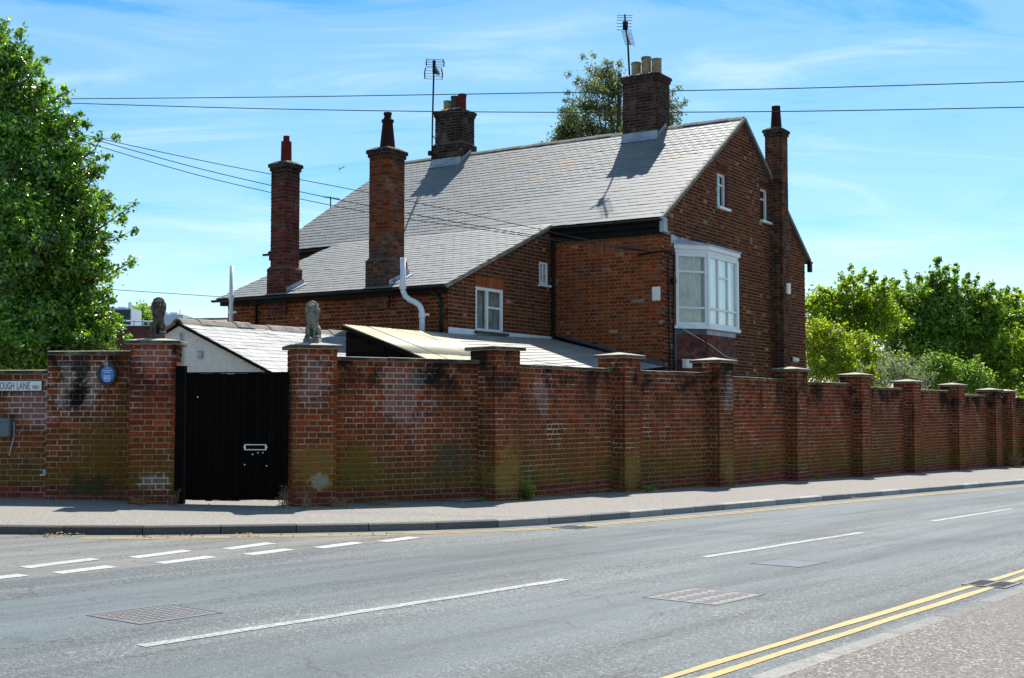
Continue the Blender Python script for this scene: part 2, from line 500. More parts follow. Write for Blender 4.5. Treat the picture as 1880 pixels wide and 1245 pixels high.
simple('sign_black', (0.02, 0.02, 0.022), 0.4, 0.1, 4.0)
simple('plaque_blue', (0.025, 0.24, 0.72), 0.3, 0.06, 4.0)
simple('plaque_ring', (0.05, 0.04, 0.04), 0.6, 0.4, 30.0)
simple('sandstone', (0.36, 0.28, 0.17), 0.9, 0.2, 12.0)
simple('box_plastic', (0.74, 0.72, 0.66), 0.45, 0.05, 3.0)
simple('meter_plastic', (0.10, 0.135, 0.15), 0.5, 0.2, 5.0)
simple('chrome', (0.55, 0.55, 0.56), 0.25, 0.1, 5.0, metal=0.9)
simple('curtain_net', (0.86, 0.90, 0.90), 0.9, 0.12, 5.0)
simple('curtain_grey', (0.26, 0.30, 0.30), 0.9, 0.45, 7.0)
simple('curtain_cream', (0.50, 0.46, 0.39), 0.9, 0.25, 7.0)
simple('room_dark', (0.02, 0.02, 0.022), 0.9, 0.1, 5.0)
simple('sill_green', (0.05, 0.06, 0.05), 0.6, 0.2, 5.0)
simple('red_wall', (0.10, 0.032, 0.025), 0.9, 0.25, 1.4)
simple('red_tiles', (0.20, 0.12, 0.09), 0.85, 0.3, 1.8)
simple('plant_white', (0.52, 0.58, 0.64), 0.5, 0.08, 1.0)
simple('plant_navy', (0.016, 0.022, 0.04), 0.5, 0.2, 3.0)
simple('flat_roof', (0.07, 0.08, 0.09), 0.8, 0.2, 1.0)
simple('earth', (0.10, 0.085, 0.055), 0.95, 0.35, 0.6, second=((0.05, 0.075, 0.02), 0.48, 0.9))
simple('yard', (0.27, 0.25, 0.22), 0.95, 0.25, 3.0)
simple('gull_white', (0.75, 0.75, 0.75), 0.7, 0.05, 5.0)
simple('gull_grey', (0.22, 0.24, 0.27), 0.7, 0.1, 5.0)


def glass(name):
    m, t, b = new_mat(name)
    t.nodes.remove(b)
    tr = N(t, 'ShaderNodeBsdfTransparent', inp={'Color': (0.95, 0.97, 0.965, 1)})
    gl = N(t, 'ShaderNodeBsdfGlossy', inp={'Roughness': 0.01, 'Color': (1, 1, 1, 1)})
    fr = N(t, 'ShaderNodeFresnel', inp={'IOR': 1.55})
    gb = N(t, 'ShaderNodeNewGeometry')
    io = N(t, 'ShaderNodeMapRange', inp={1: 0.0, 2: 1.0, 3: 1.55, 4: 1 / 1.55})
    L(t, gb.outputs['Backfacing'], io.inputs[0])
    L(t, io.outputs[0], fr.inputs[0])          # a thin sheet: the same reflectance from both sides
    f2 = math_(t, 'MULTIPLY', fr.outputs[0], 1.5, True)
    p = pos_node(t)
    bn = N(t, 'ShaderNodeBump', inp={'Strength': 0.12, 'Distance': 0.02})
    L(t, noise(t, p, 2.2, 2.0), bn.inputs['Height'])
    L(t, bn.outputs[0], gl.inputs['Normal'])
    ms = N(t, 'ShaderNodeMixShader')
    L(t, f2, ms.inputs[0]); L(t, tr.outputs[0], ms.inputs[1]); L(t, gl.outputs[0], ms.inputs[2])
    L(t, ms.outputs[0], t.nodes['Material Output'].inputs[0])
    return m


glass('glass')


def leaf_mat(name, dark, mid, light, rough=0.4, trans=0.35, spec=0.5):
    m, t, b = new_mat(name)
    g = N(t, 'ShaderNodeNewGeometry')
    r = ramp(t, [(0.0, dark), (0.55, mid), (1.0, light)])
    L(t, g.outputs['Random Per Island'], r.inputs[0])
    rn = ramp(t, [(0.32, 0.55), (0.68, 1.4)])
    L(t, noise(t, g.outputs['Position'], 1.5, 3.0), rn.inputs[0])
    col = mixc(t, 1.0, r.outputs[0], rn.outputs[0], 'MULTIPLY')
    L(t, col, b.inputs['Base Color'])
    b.inputs['Roughness'].default_value = rough
    b.inputs['Specular IOR Level'].default_value = spec
    tl = N(t, 'ShaderNodeBsdfTranslucent')
    hs = N(t, 'ShaderNodeHueSaturation', inp={'Hue': 0.485, 'Saturation': 1.1, 'Value': 1.7})
    L(t, col, hs.inputs['Color'])
    L(t, hs.outputs[0], tl.inputs['Color'])
    ms = N(t, 'ShaderNodeMixShader', inp={0: trans})
    L(t, b.outputs[0], ms.inputs[1]); L(t, tl.outputs[0], ms.inputs[2])
    L(t, ms.outputs[0], t.nodes['Material Output'].inputs[0])
    return m


leaf_mat('leaf_holly', (0.035, 0.10, 0.014), (0.10, 0.23, 0.028), (0.27, 0.46, 0.065), rough=0.24, trans=0.40, spec=0.8)
leaf_mat('leaf_shrub', (0.06, 0.14, 0.016), (0.15, 0.27, 0.035), (0.27, 0.41, 0.07), rough=0.40, trans=0.5)
leaf_mat('leaf_bright', (0.08, 0.16, 0.014), (0.19, 0.30, 0.03), (0.34, 0.44, 0.05), rough=0.40, trans=0.55)
leaf_mat('leaf_yellow', (0.08, 0.17, 0.015), (0.19, 0.30, 0.03), (0.46, 0.48, 0.05), rough=0.5, trans=0.48)
leaf_mat('leaf_silver', (0.11, 0.18, 0.07), (0.24, 0.32, 0.14), (0.40, 0.46, 0.27), rough=0.5, trans=0.3)
leaf_mat('leaf_conifer', (0.035, 0.06, 0.018), (0.095, 0.135, 0.04), (0.22, 0.23, 0.07), rough=0.6, trans=0.45)
leaf_mat('leaf_dry', (0.16, 0.11, 0.05), (0.30, 0.21, 0.10), (0.42, 0.31, 0.16), rough=0.8, trans=0.2)


# ---------------------------------------------------------------- mesh builder
class Thing:
    def __init__(self, obj, base):
        self.obj, self.base = obj, np.asarray(base, float)


def tag(o, label=None, cat=None, group=None, kind=None):
    if label: o['label'] = label
    if cat: o['category'] = cat
    if group: o['group'] = group
    if kind: o['kind'] = kind
    return o


def thing(name, base, label=None, cat=None, group=None, kind=None):
    o = bpy.data.objects.new(name, None)
    COL.objects.link(o)
    o.location = base
    o.empty_display_size = 0.3
    tag(o, label, cat, group, kind)
    return Thing(o, base)


class MB:
    def __init__(self):
        self.v, self.f, self.m, self.n = [], [], [], 0

    def add(self, verts, faces, mi=0):
        verts = np.asarray(verts, float).reshape(-1, 3)
        self.v.append(verts)
        for f in faces:
            self.f.append([i + self.n for i in f])
            self.m.append(mi)
        self.n += len(verts)
        return self

    def box(self, c, a, b, e, mi=0):
        """centre, three half-axis vectors"""
        c, a, b, e = (np.asarray(x, float) for x in (c, a, b, e))
        vs = [c + i * a + j * b + k * e for i in (-1, 1) for j in (-1, 1) for k in (-1, 1)]
        if np.dot(np.cross(a, b), e) < 0:
            fs = [(0, 2, 3, 1), (4, 5, 7, 6), (0, 1, 5, 4), (2, 6, 7, 3), (0, 4, 6, 2), (1, 3, 7, 5)]
        else:
            fs = [(0, 1, 3, 2), (4, 6, 7, 5), (0, 4, 5, 1), (2, 3, 7, 6), (0, 2, 6, 4), (1, 5, 7, 3)]
        return self.add(vs, fs, mi)

    def bar(self, p, q, w, d, up=(0, 0, 1), mi=0):
        """beam of width w (along cross(up,axis)) and depth d (along up) from p to q"""
        p, q, up = np.asarray(p, float), np.asarray(q, float), np.asarray(up, float)
        a = (q - p) / 2
        ah = a / np.linalg.norm(a)
        s = np.cross(up, ah)
        s /= np.linalg.norm(s)
        k = np.cross(ah, s)
        return self.box((p + q) / 2, a, s * w / 2, k * d / 2, mi)

    def tube(self, pts, r, sides=6, mi=0, cap=True):
        pts = [np.asarray(p, float) for p in pts]
        rs = r if hasattr(r, '__len__') else [r] * len(pts)
        rings = []
        ref = np.array([0.31, 0.17, 0.93])
        for i, p in enumerate(pts):
            t = pts[min(i + 1, len(pts) - 1)] - pts[max(i - 1, 0)]
            t = t / (np.linalg.norm(t) + 1e-9)
            a = np.cross(t, ref)
            if np.linalg.norm(a) < 0.1: a = np.cross(t, [1, 0, 0])
            a /= np.linalg.norm(a)
            b = np.cross(t, a)
            rings.append([p + rs[i] * (math.cos(2 * math.pi * k / sides) * a + math.sin(2 * math.pi * k / sides) * b) for k in range(sides)])
        vs = [x for rg in rings for x in rg]
        fs = []
        for i in range(len(pts) - 1):
            for k in range(sides):
                k2 = (k + 1) % sides
                fs.append((i * sides + k, i * sides + k2, (i + 1) * sides + k2, (i + 1) * sides + k))
        if cap:
            fs.append(tuple(range(sides))[::-1])
            fs.append(tuple((len(pts) - 1) * sides + k for k in range(sides)))
        return self.add(vs, fs, mi)

    def lathe(self, base, prof, sides=16, mi=0):
        """profile of (radius, height) turned about a vertical axis at base"""
        base = np.asarray(base, float)
        vs = [base + np.array([r * math.cos(2 * math.pi * k / sides), r * math.sin(2 * math.pi * k / sides), h]) for r, h in prof for k in range(sides)]
        fs = []
        for i in range(len(prof) - 1):
            for k in range(sides):
                k2 = (k + 1) % sides
                fs.append((i * sides + k, i * sides + k2, (i + 1) * sides + k2, (i + 1) * sides + k))
        fs.append(tuple(range(sides))[::-1])
        fs.append(tuple((len(prof) - 1) * sides + k for k in range(sides)))
        return self.add(vs, fs, mi)

    def prism(self, poly, off, mi=0):
        """polygon (3-D points in a plane) extruded by the vector off"""
        poly = [np.asarray(p, float) for p in poly]
        off = np.asarray(off, float)
        n = len(poly)
        nrm = sum(np.cross(poly[i] - poly[0], poly[(i + 1) % n] - poly[0]) for i in range(n))
        if np.dot(nrm, off) > 0:
            poly = poly[::-1]
        vs = poly + [p + off for p in poly]
        fs = [tuple(range(n)), tuple(range(2 * n - 1, n - 1, -1))]
        for i in range(n):
            j = (i + 1) % n
            fs.append((i, i + n, j + n, j))
        return self.add(vs, fs, mi)

    def build(self, name, mat, th=None, parent=None, smooth=False, bevel=0.0):
        base = th.base if th else np.zeros(3)
        me = bpy.data.meshes.new(name)
        me.from_pydata((np.concatenate(self.v) - base).tolist(), [], self.f)
        for mm in (mat if isinstance(mat, (list, tuple)) else [mat]):
            me.materials.append(MATS[mm])
        if isinstance(mat, (list, tuple)):
            me.polygons.foreach_set('material_index', self.m)
        if smooth:
            me.polygons.foreach_set('use_smooth', [True] * len(me.polygons))
        me.update()
        o = bpy.data.objects.new(name, me)
        COL.objects.link(o)
        if parent is not None:
            o.parent = parent
        elif th is not None:
            o.parent = th.obj
        if bevel:
            bv = o.modifiers.new('bevel', 'BEVEL')
            bv.width = bevel
            bv.segments = 1
            bv.limit_method = 'ANGLE'
        return o


# ---------------------------------------------------------------- pieces: bricks, slates, tiles, boards ...
# template: a slab with its front edge slightly eased; local x = width, y = outward, z = height, unit size
_e = 0.035
_e2 = 0.10
T_V = np.array([[-.5, -.5, -.5], [.5, -.5, -.5], [.5, -.5, .5], [-.5, -.5, .5],
                [-.5, .30, -.5], [.5, .30, -.5], [.5, .30, .5], [-.5, .30, .5],
                [-.5 + _e, .5, -.5 + _e2], [.5 - _e, .5, -.5 + _e2], [.5 - _e, .5, .5 - _e2], [-.5 + _e, .5, .5 - _e2]])
def _tmpl(e, e2):
    v = T_V.copy()
    v[8:, 0] = np.sign(v[8:, 0]) * (.5 - e)
    v[8:, 2] = np.sign(v[8:, 2]) * (.5 - e2)
    return v


T_KIND = {'kerb_stone': _tmpl(.004, .06), 'coping_slab': _tmpl(.004, .12), 'board': _tmpl(.03, .002)}
T_F = [(0, 1, 2, 3), (0, 4, 5, 1), (1, 5, 6, 2), (2, 6, 7, 3), (3, 7, 4, 0), (4, 8, 9, 5), (5, 9, 10, 6), (6, 10, 11, 7), (7, 11, 8, 4), (8, 11, 10, 9)]
PIECES = {}
PIECE_MESH = {}


def piece(th, parent, kind, mat, c, ax, ay, az, size, col):
    """one laid piece. c centre; ax, ay (outward), az unit axes; size (w, d, h)"""
    PIECES.setdefault((id(th), kind), (th, []))[1].append((parent, mat, np.asarray(c, float), np.array([ax, ay, az], float), size, col))


def lay_pieces(limit=300):
    for (tid, kind), (th, rows) in PIECES.items():
        C = np.array([r[2] for r in rows])
        Ny = np.array([r[3][1] for r in rows])
        A = np.array([r[4][0] * r[4][2] for r in rows])
        to = CAM - C
        dist = np.linalg.norm(to, axis=1)
        facing = np.einsum('ij,ij->i', to, Ny) / dist
        score = facing * A / dist ** 2
        az = np.abs(np.arctan2(C[:, 0], C[:, 1]))
        score[(facing < 0.03) | (az > R(22.6))] = 0
        order = np.argsort(-score)
        chosen = [i for i in order[:limit] if len(rows) <= limit or score[i] > 0]
        rest = order[len(chosen):]
        stem = kind
        for i in chosen:
            parent, mat, c, ax, size, col = rows[i]
            key = (stem, mat)
            if key not in PIECE_MESH:
                me = bpy.data.meshes.new(stem)
                me.from_pydata(T_KIND.get(kind, T_V).tolist(), [], T_F[:])
                # wound so that faces look outward
                me.materials.append(MATS[mat])
                me.update()
                PIECE_MESH[key] = me
            o = bpy.data.objects.new(stem, PIECE_MESH[key])
            M = np.eye(4)
            M[:3, 0] = ax[0] * size[0]; M[:3, 1] = ax[1] * size[1]; M[:3, 2] = ax[2] * size[2]
            M[:3, 3] = c - th.base
            o.parent = parent
            o.matrix_basis = Matrix(M.tolist())
            o.color = (*col, 1)
            COL.objects.link(o)
        if len(rest):
            mats = sorted({rows[i][1] for i in rest})
            nv, nf = len(T_V), len(T_F)
            V = np.empty((len(rest) * nv, 3))
            colr = np.empty((len(rest) * nv, 4), np.float32)
            for k, i in enumerate(rest):
                parent, mat, c, ax, size, col = rows[i]
                V[k * nv:(k + 1) * nv] = (T_KIND.get(kind, T_V) * np.array(size)) @ ax + (c - th.base)
                colr[k * nv:(k + 1) * nv] = (*col, 1)
            Fq = np.array(T_F)
            Fa = (Fq[None] + (np.arange(len(rest)) * nv)[:, None, None]).reshape(-1, 4)
            me = bpy.data.meshes.new(stem)
            me.vertices.add(len(V))
            me.vertices.foreach_set('co', V.astype(np.float32).ravel())
            me.loops.add(Fa.size)
            me.loops.foreach_set('vertex_index', Fa.astype(np.int32).ravel())
            me.polygons.add(len(Fa))
            me.polygons.foreach_set('loop_start', np.arange(0, Fa.size, 4, dtype=np.int32))
            for mm in mats:
                me.materials.append(MATS[mm])
            if len(mats) > 1:
                me.polygons.foreach_set('material_index', np.repeat([mats.index(rows[i][1]) for i in rest], nf).astype(np.int32))
            at = me.color_attributes.new('tone', 'FLOAT_COLOR', 'POINT')
            at.data.foreach_set('color', colr.ravel())
            me.update(calc_edges=True)
            o = bpy.data.objects.new(stem, me)
            o.color = (0, 0, 0, 1)
            o['kind'] = 'stuff'
            o.parent = th.obj
            COL.objects.link(o)


def pick(pal, wts=None, spread=0.22):
    c = np.array(pal[rng.choice(len(pal), p=wts)])
    return tuple(np.clip(c * rng.uniform(1 - spread, 1 + spread), 0, 1))


def subtract(spans, cuts):
    out = []
    for a, b in spans:
        segs = [(a, b)]
        for c, d in cuts:
            segs = [s for (x, y) in segs for s in ((x, min(y, c)), (max(x, d), y)) if s[1] - s[0] > 0.005]
        out += segs
    return out


STR, HEA, JO = 0.228, 0.108, 0.012


def brick_face(th, parent, core, o, a, n, z0, z1, spans, mat, tone, course=0.09, thick=0.2, phase=0.0, z_bricks=-99, core_mi=0, proud=0.006, joint=None, core_on=True):
    """a brick skin: origin o on the face plane (z ignored), unit direction a, outward normal n.
    spans(z) -> list of (s0, s1) along a; tone(s, z) -> colour; courses from z0 up to z1"""
    o = np.asarray(o, float) * np.array([1, 1, 0])
    a, n = np.asarray(a, float), np.asarray(n, float)
    jo = joint or JO
    k = 0
    nrow = max(1, round((z1 - z0) / course))
    ch = (z1 - z0) / nrow
    for k in range(nrow):
        zb = z0 + k * ch
        zc = zb + ch / 2
        for s0, s1 in spans(zc):
            if core_on:
                core.box(o + a * (s0 + s1) / 2 - n * (thick / 2 + proud) + Z * zc, a * (s1 - s0) / 2, n * thick / 2, Z * ch / 2, core_mi)
            if zc < z_bricks:
                continue
            period = STR + HEA + 2 * jo
            off = phase + (k % 2) * (STR + jo - (STR - HEA) / 2 - 0.0) + 0.0
            s = s0 - ((s0 - off) % period)
            which = 0
            while s < s1 - 0.01:
                w = STR if which == 0 else HEA
                x0, x1 = max(s, s0), min(s + w, s1)
                # a sliver joins its neighbour rather than standing alone
                if x1 - x0 > 0.035:
                    d = 0.05
                    pr = rng.normal(0, 0.0012)
                    wj = x1 - x0 + rng.normal(0, 0.0022)
                    hj = ch - jo + rng.normal(0, 0.0018)
                    c = o + a * ((x0 + x1) / 2 + rng.normal(0, 0.001)) + n * (pr - d / 2) + Z * (zc + rng.normal(0, 0.0013))
                    rz = rng.normal(0, 0.006)
                    ax = a * math.cos(rz) + Z * math.sin(rz)
                    az = Z * math.cos(rz) - a * math.sin(rz)
                    piece(th, parent, 'brick', mat, c, ax, n, az, (wj, d, hj), tone((x0 + x1) / 2, zc))
                s += w + jo
                which = 1 - which


def perp_right(a):
    return np.array([a[1], -a[0], 0.0])


WALL_PAL = [(0.2378, 0.0394, 0.0128), (0.2726, 0.0487, 0.0139), (0.2088, 0.0348, 0.0128), (0.3016, 0.0603, 0.0174), (0.1798, 0.036, 0.0151), (0.2204, 0.0464, 0.0186), (0.145, 0.0336, 0.0174)]
PLINTH_PAL = [(0.20, 0.036, 0.028), (0.17, 0.032, 0.027), (0.23, 0.044, 0.033)]


def wall_tone(ground, rise=2.2, olive=1.0, red=0.0):
    def f(s, z):
        h = z - ground
        if h < 0.24:
            return pick(PLINTH_PAL)
        c = np.array(pick(WALL_PAL, spread=0.15))
        if red:
            c = c * (1 + red * np.array([0.25, 0.0, -0.1]))
        return tuple(np.clip(c, 0, 1))
    return f


def slab_piece(th, parent, kind, mat, p, q, n, z, w_out, w_in, hgt, col):
    """a coping slab from p to q (plan) standing on height z; out along n"""
    p, q = np.asarray(p, float), np.asarray(q, float)
    a = (q - p); ln = np.linalg.norm(a); a = a / ln
    c = (p + q) / 2 * np.array([1, 1, 0]) + n * (w_out - w_in) / 2 + Z * (z + hgt / 2)
    tilt = rng.normal(0, 0.004)
    ax = a * math.cos(tilt) + Z * math.sin(tilt)
    az = Z * math.cos(tilt) - a * math.sin(tilt)
    piece(th, parent, kind, mat, c, ax, n, az, (ln, w_out + w_in, hgt), col)


STONE = [(0.42, 0.38, 0.30), (0.38, 0.34, 0.27), (0.46, 0.42, 0.34)]


def coping(th, parent, p, q, n, z, thick, over=0.05, hgt=0.065, lengths=1.15):
    p, q = np.asarray(p, float)[:2], np.asarray(q, float)[:2]
    p = np.array([*p, 0]); q = np.array([*q, 0])
    ln = np.linalg.norm(q - p)
    k = max(1, round(ln / lengths))
    for i in range(k):
        a = p + (q - p) * (i + 0.006) / k
        b = p + (q - p) * (i + 0.994) / k
        slab_piece(th, parent, 'coping_slab', 'stone_piece', a, b, n, z + rng.normal(0, 0.004), over, thick + over, hgt, pick(STONE))


def pier(th, corner, a, depth, width, z_cap, ground, label=None, cap_over=0.075, tone=None, cap_h=0.085):
    """brick pier; corner = front corner, a = direction of the front face, body behind it"""
    corner = np.array([corner[0], corner[1], 0.0])
    n = perp_right(a)
    core = MB()
    part_holder = MB()
    zb = ground - 0.05
    tone = tone or wall_tone(ground)
    rows_top = z_cap
    o = MB()
    o.box(corner + a * width / 2 - n * depth / 2 + Z * (zb - 0.2 + rows_top) / 2, a * (width / 2 - 0.006), n * (depth / 2 - 0.006), Z * (rows_top - zb + 0.2) / 2)
    obj = o.build('pier', 'wall_mortar', th)
    if label: obj['label'] = label
    full = lambda L_: (lambda z: [(0.0, L_)])
    brick_face(th, obj, core, corner, a, n, zb, rows_top, full(width), 'wall_brick', tone, core_on=False)
    brick_face(th, obj, core, corner + a * width, -n, a, zb, rows_top, full(depth), 'wall_brick', tone, core_on=False, phase=0.17)
    brick_face(th, obj, core, corner - n * depth, n, -a, zb, rows_top, full(depth), 'wall_brick', tone, core_on=False, phase=0.17)
    # cap: a slab with a low pyramid top
    c0 = corner + a * width / 2 - n * depth / 2
    hx, hy = a * (width / 2 + cap_over), n * (depth / 2 + cap_over)
    zt = z_cap + cap_h * 0.72
    vs = [c0 + i * hx + j * hy + Z * z for z in (z_cap + 0.001, zt) for i, j in ((-1, -1), (1, -1), (1, 1), (-1, 1))]
    vs.append(c0 + Z * (zt + cap_h * 0.75))
    fs = [(0, 1, 5, 4), (1, 2, 6, 5), (2, 3, 7, 6), (3, 0, 4, 7), (4, 5, 8), (5, 6, 8), (6, 7, 8), (7, 4, 8), (3, 2, 1, 0)]
    cap = MB().add(vs, fs).build('pier_cap', 'stone_cap', th, parent=obj, bevel=0.008)
    return obj, c0, zt + cap_h * 0.7


simple('stone_cap', (0.36, 0.32, 0.25), 0.9, 0.2, 5.0, second=((0.10, 0.085, 0.06), 0.60, 3.5), bmp=0.005)
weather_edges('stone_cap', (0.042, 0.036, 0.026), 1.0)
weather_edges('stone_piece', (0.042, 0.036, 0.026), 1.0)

# ---------------------------------------------------------------- ground, road, footways
mb = MB()
G = 2500
mb.add([RT(t, q, -0.12) for t, q in ((-G, -G), (G, -G), (G, G), (-G, G))], [(0, 1, 2, 3)])
tag(mb.build('ground', 'earth'), kind='structure')

KERB = [np.array(p) for p in [(-30.0, 16.4), (-16.0, 15.5), (-9.0, 15.05), (-6.08, 14.98), (-5.12, 15.03), (-4.28, 15.13), (-3.45, 15.36), (-2.63, 15.63), (-1.79, 15.92), (-0.98, 16.26), (-0.29, 16.66), (0.45, 17.25), (2.15, 19.15), (4.34, 21.83), (7.24, 25.37), (13.2, 32.45), (22.0, 43.0), (34.0, 57.6), (70.0, 102.0)]]


def resample(pts, step):
    pts = [np.asarray(p, float) for p in pts]
    out = [pts[0]]
    acc = 0.0
    for a, b in zip(pts[:-1], pts[1:]):
        ln = np.linalg.norm(b - a)
        d = step - acc
        while d <= ln:
            out.append(a + (b - a) * d / ln)
            d += step
        acc = (acc + ln) % step
    return out


def smooth_line(pts, n=3):
    for _ in range(n):
        out = [pts[0]]
        for a, b in zip(pts[:-1], pts[1:]):
            out += [a * .75 + b * .25, a * .25 + b * .75]
        out.append(pts[-1])
        pts = out
    return pts


KL = smooth_line(KERB, 2)


def offset_line(pts, d):
    out = []
    for i, p in enumerate(pts):
        t = pts[min(i + 1, len(pts) - 1)] - pts[max(i - 1, 0)]
        t = t / np.linalg.norm(t)
        out.append(p + np.array([-t[1], t[0]]) * d)
    return out


def strip(line_a, line_b, h, sub=1):
    mb = MB()
    va = [np.array([p[0], p[1], ground_z(p[0], p[1], h)]) for p in line_a]
    vb = [np.array([p[0], p[1], ground_z(p[0], p[1], h)]) for p in line_b]
    n = len(va)
    return mb.add(va + vb, [(i, i + 1, n + i + 1, n + i) for i in range(n - 1)])


# road sheet, from the near kerb to beyond the far kerb and into the side lane
mb = MB()
mb.add([RT(t, q, 0.0) for t, q in ((-40, 2.9), (120, 2.9), (120, 9.0), (60, 11.0), (14, 11.0), (5, 40), (-40, 40))], [(0, 1, 2, 3, 4, 5, 6)])
road = tag(mb.build('road', 'road_asphalt'), kind='structure')

edge_ = [p for p in offset_line(KL, 0.11)]
poly_ = [(p[0], p[1]) for p in edge_] + [(66.0, 110.0), (-30.0, 60.0)]
pave = MB().add([np.array([x, y, ground_z(x, y, 0.1)]) for x, y in poly_], [tuple(range(len(poly_)))])
tag(pave.build('pavement', 'footway_asphalt'), kind='structure')
mb = MB()
mb.add([RT(t, q, 0.1) for t, q in ((-40, -14), (120, -14), (120, 2.815), (-40, 2.815))], [(0, 1, 2, 3)])
tag(mb.build('near_pavement', 'near_footway_asphalt'), kind='structure')

kerb = thing('kerb', (0, 16, 0), kind='structure')
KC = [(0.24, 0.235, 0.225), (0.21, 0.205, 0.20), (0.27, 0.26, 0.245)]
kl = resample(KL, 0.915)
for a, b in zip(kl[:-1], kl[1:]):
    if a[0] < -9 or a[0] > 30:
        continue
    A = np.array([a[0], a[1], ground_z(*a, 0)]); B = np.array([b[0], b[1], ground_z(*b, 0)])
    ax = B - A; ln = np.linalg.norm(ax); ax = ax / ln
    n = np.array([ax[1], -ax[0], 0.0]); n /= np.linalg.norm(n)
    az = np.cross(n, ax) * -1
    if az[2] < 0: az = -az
    piece(kerb, kerb.obj, 'kerb_stone', 'kerb_concrete', (A + B) / 2 - n * 0.06 + Z * (-0.02 + rng.normal(0, 0.0007)), ax, n, az, (ln - 0.007, 0.125, 0.245), tuple(x * float(np.interp(A[0], [-2.5, 2.5], [.45, 1.4])) for x in pick(KC)))  # tone falls towards the left: kerb face shade put into the colour
nkerb = thing('near_kerb', RT(5, 2.9, 0), kind='structure')
for i in range(-3, 40):
    t0 = i * 0.915 + 0.3
    ax = RT(1, 0) - RT(0, 0); ax /= np.linalg.norm(ax)
    n = NL
    piece(nkerb, nkerb.obj, 'kerb_stone', 'kerb_concrete', RT(t0 + 0.457, 2.885, -0.0222 + rng.normal(0, 0.0007)), ax, n, np.cross(ax, n), (0.905, 0.15, 0.245), tuple(1.0 * x for x in pick(KC, spread=.08)))


# painted lines: sheets 4 mm above the road
def mark(poly, name, mat, h=0.004):
    o = MB().add([RT(t, q, h) for t, q in poly], [tuple(range(len(poly)))]).build(name, mat)
    o.parent = road
    return o


def wob(t0, t1, q0, q1, w, name, mat, step=0.35, h=0.004):
    k = max(2, int((t1 - t0) / step))
    ts = np.linspace(t0, t1, k + 1)
    q = np.interp(ts, [t0, t1], [q0, q1])
    lo = [(t, a - w / 2 + rng.normal(0, 0.006)) for t, a in zip(ts, q)]
    hi = [(t, a + w / 2 + rng.normal(0, 0.006)) for t, a in zip(ts, q)]
    return mark(lo + hi[::-1], name, mat, h)


for t0, t1 in ((4.71, 9.16), (11.69, 15.94), (18.61, 22.68), (25.5, 29.6), (32.4, 36.5)):
    wob(t0, t1, 6.41, 6.40, 0.105, 'centre_line_dash', 'worn_white_line')
for t0, t1 in ((4.4, 5.1), (5.45, 6.2), (6.45, 7.1), (7.55, 8.28), (8.64, 9.32), (9.63, 10.38), (10.63, 11.32)):
    wob(t0, t1, 10.02, 10.13, 0.19, 'give_way_dash', 'white_paint_line', 0.3)
for t0, t1 in ((4.3, 5.1), (5.4, 6.22), (6.5, 7.38), (7.68, 8.5), (8.86, 9.66)):
    wob(t0, t1, 10.62, 10.80, 0.19, 'give_way_dash', 'white_paint_line', 0.3)
wob(-6, 40, 3.50, 3.50, 0.07, 'yellow_line', 'yellow_paint_line', 0.5)
wob(-6, 40, 3.34, 3.34, 0.07, 'yellow_line', 'yellow_paint_line', 0.5)
for off, h in ((-0.40, 0.004), (-0.54, 0.004)):
    ln = [p for p in offset_line(KL, off) if -5.0 < p[0] < 32]
    a = offset_line(ln, 0.033); b = offset_line(ln, -0.033)
    # the paint is worn through beside the corner
    cut = [i for i in range(len(ln)) if ln[i][0] > -1.6]
    for sel, mt in ((cut, 'yellow_paint_line'), ([i for i in range(len(ln)) if ln[i][0] <= -1.5], 'worn_yellow_line')):
        sel = sorted(set(sel) | ({max(sel) + 1} if max(sel) + 1 < len(ln) else set()))
        o = strip([b[i] for i in sel], [a[i] for i in sel], h).build('yellow_line', mt)
        o.parent = road


def cover(name, t0, t1, q0, q1, label, mat, ribs, cat='manhole cover', skew=0.0):
    c = RT((t0 + t1) / 2, (q0 + q1) / 2)
    th = thing(name, c, label, cat, 'iron covers set in the road')
    e1 = RT(1, 0) - RT(0, 0); e1 /= np.linalg.norm(e1)
    e2 = NL
    up = np.cross(e1, e2)
    hx, hy = (t1 - t0) / 2, (q1 - q0) / 2
    for s in (-1, 1):
        MB().box(c + e1 * s * (hx - 0.010) + up * 0.001, e1 * 0.010, e2 * hy, up * 0.0035).build('frame_side', 'recess_shade' if s > 0 else mat, th)  # far sides coloured dark to imitate the shadow of a sunken frame
        MB().box(c + e2 * s * (hy - 0.010) + up * 0.0008, e1 * (hx - 0.021), e2 * 0.010, up * 0.0035).build('frame_side', 'recess_shade' if s > 0 else mat, th)
    pl = MB()
    pl.box(c + up * 0.0002, e1 * (hx - 0.023), e2 * (hy - 0.023), up * 0.0035)
    po = pl.build('plate', mat, th)
    if ribs:
        rb = MB()
        nx, ny = ribs
        for i in range(nx):
            for j in range(ny):
                p = c + e1 * (-hx + 0.05 + (i + .5) * (2 * hx - 0.1) / nx) + e2 * (-hy + 0.05 + (j + .5) * (2 * hy - 0.1) / ny)
                a, b = (0.36, 0.2) if (i + j) % 2 else (0.2, 0.36)
                rb.box(p + up * 0.0042, e1 * (2 * hx - .1) / nx * a, e2 * (2 * hy - .1) / ny * b, up * 0.0020)
        rb.build('tread_pattern', mat, th, parent=po)
    return th


cover('manhole_cover', 5.20, 5.90, 7.10, 7.70, 'worn square iron manhole cover beside the nearest white centre dash', 'cast_iron', (9, 8))
cover('manhole_cover', 8.6, 9.42, 4.62, 5.28, 'rusty brown ribbed manhole cover between the centre line and the double yellow lines', 'cast_iron', (12, 3))
cover('manhole_cover', 11.48, 12.1, 5.25, 5.78, 'smooth blue grey steel plate cover just below the second white centre dash', 'steel_plate', None)


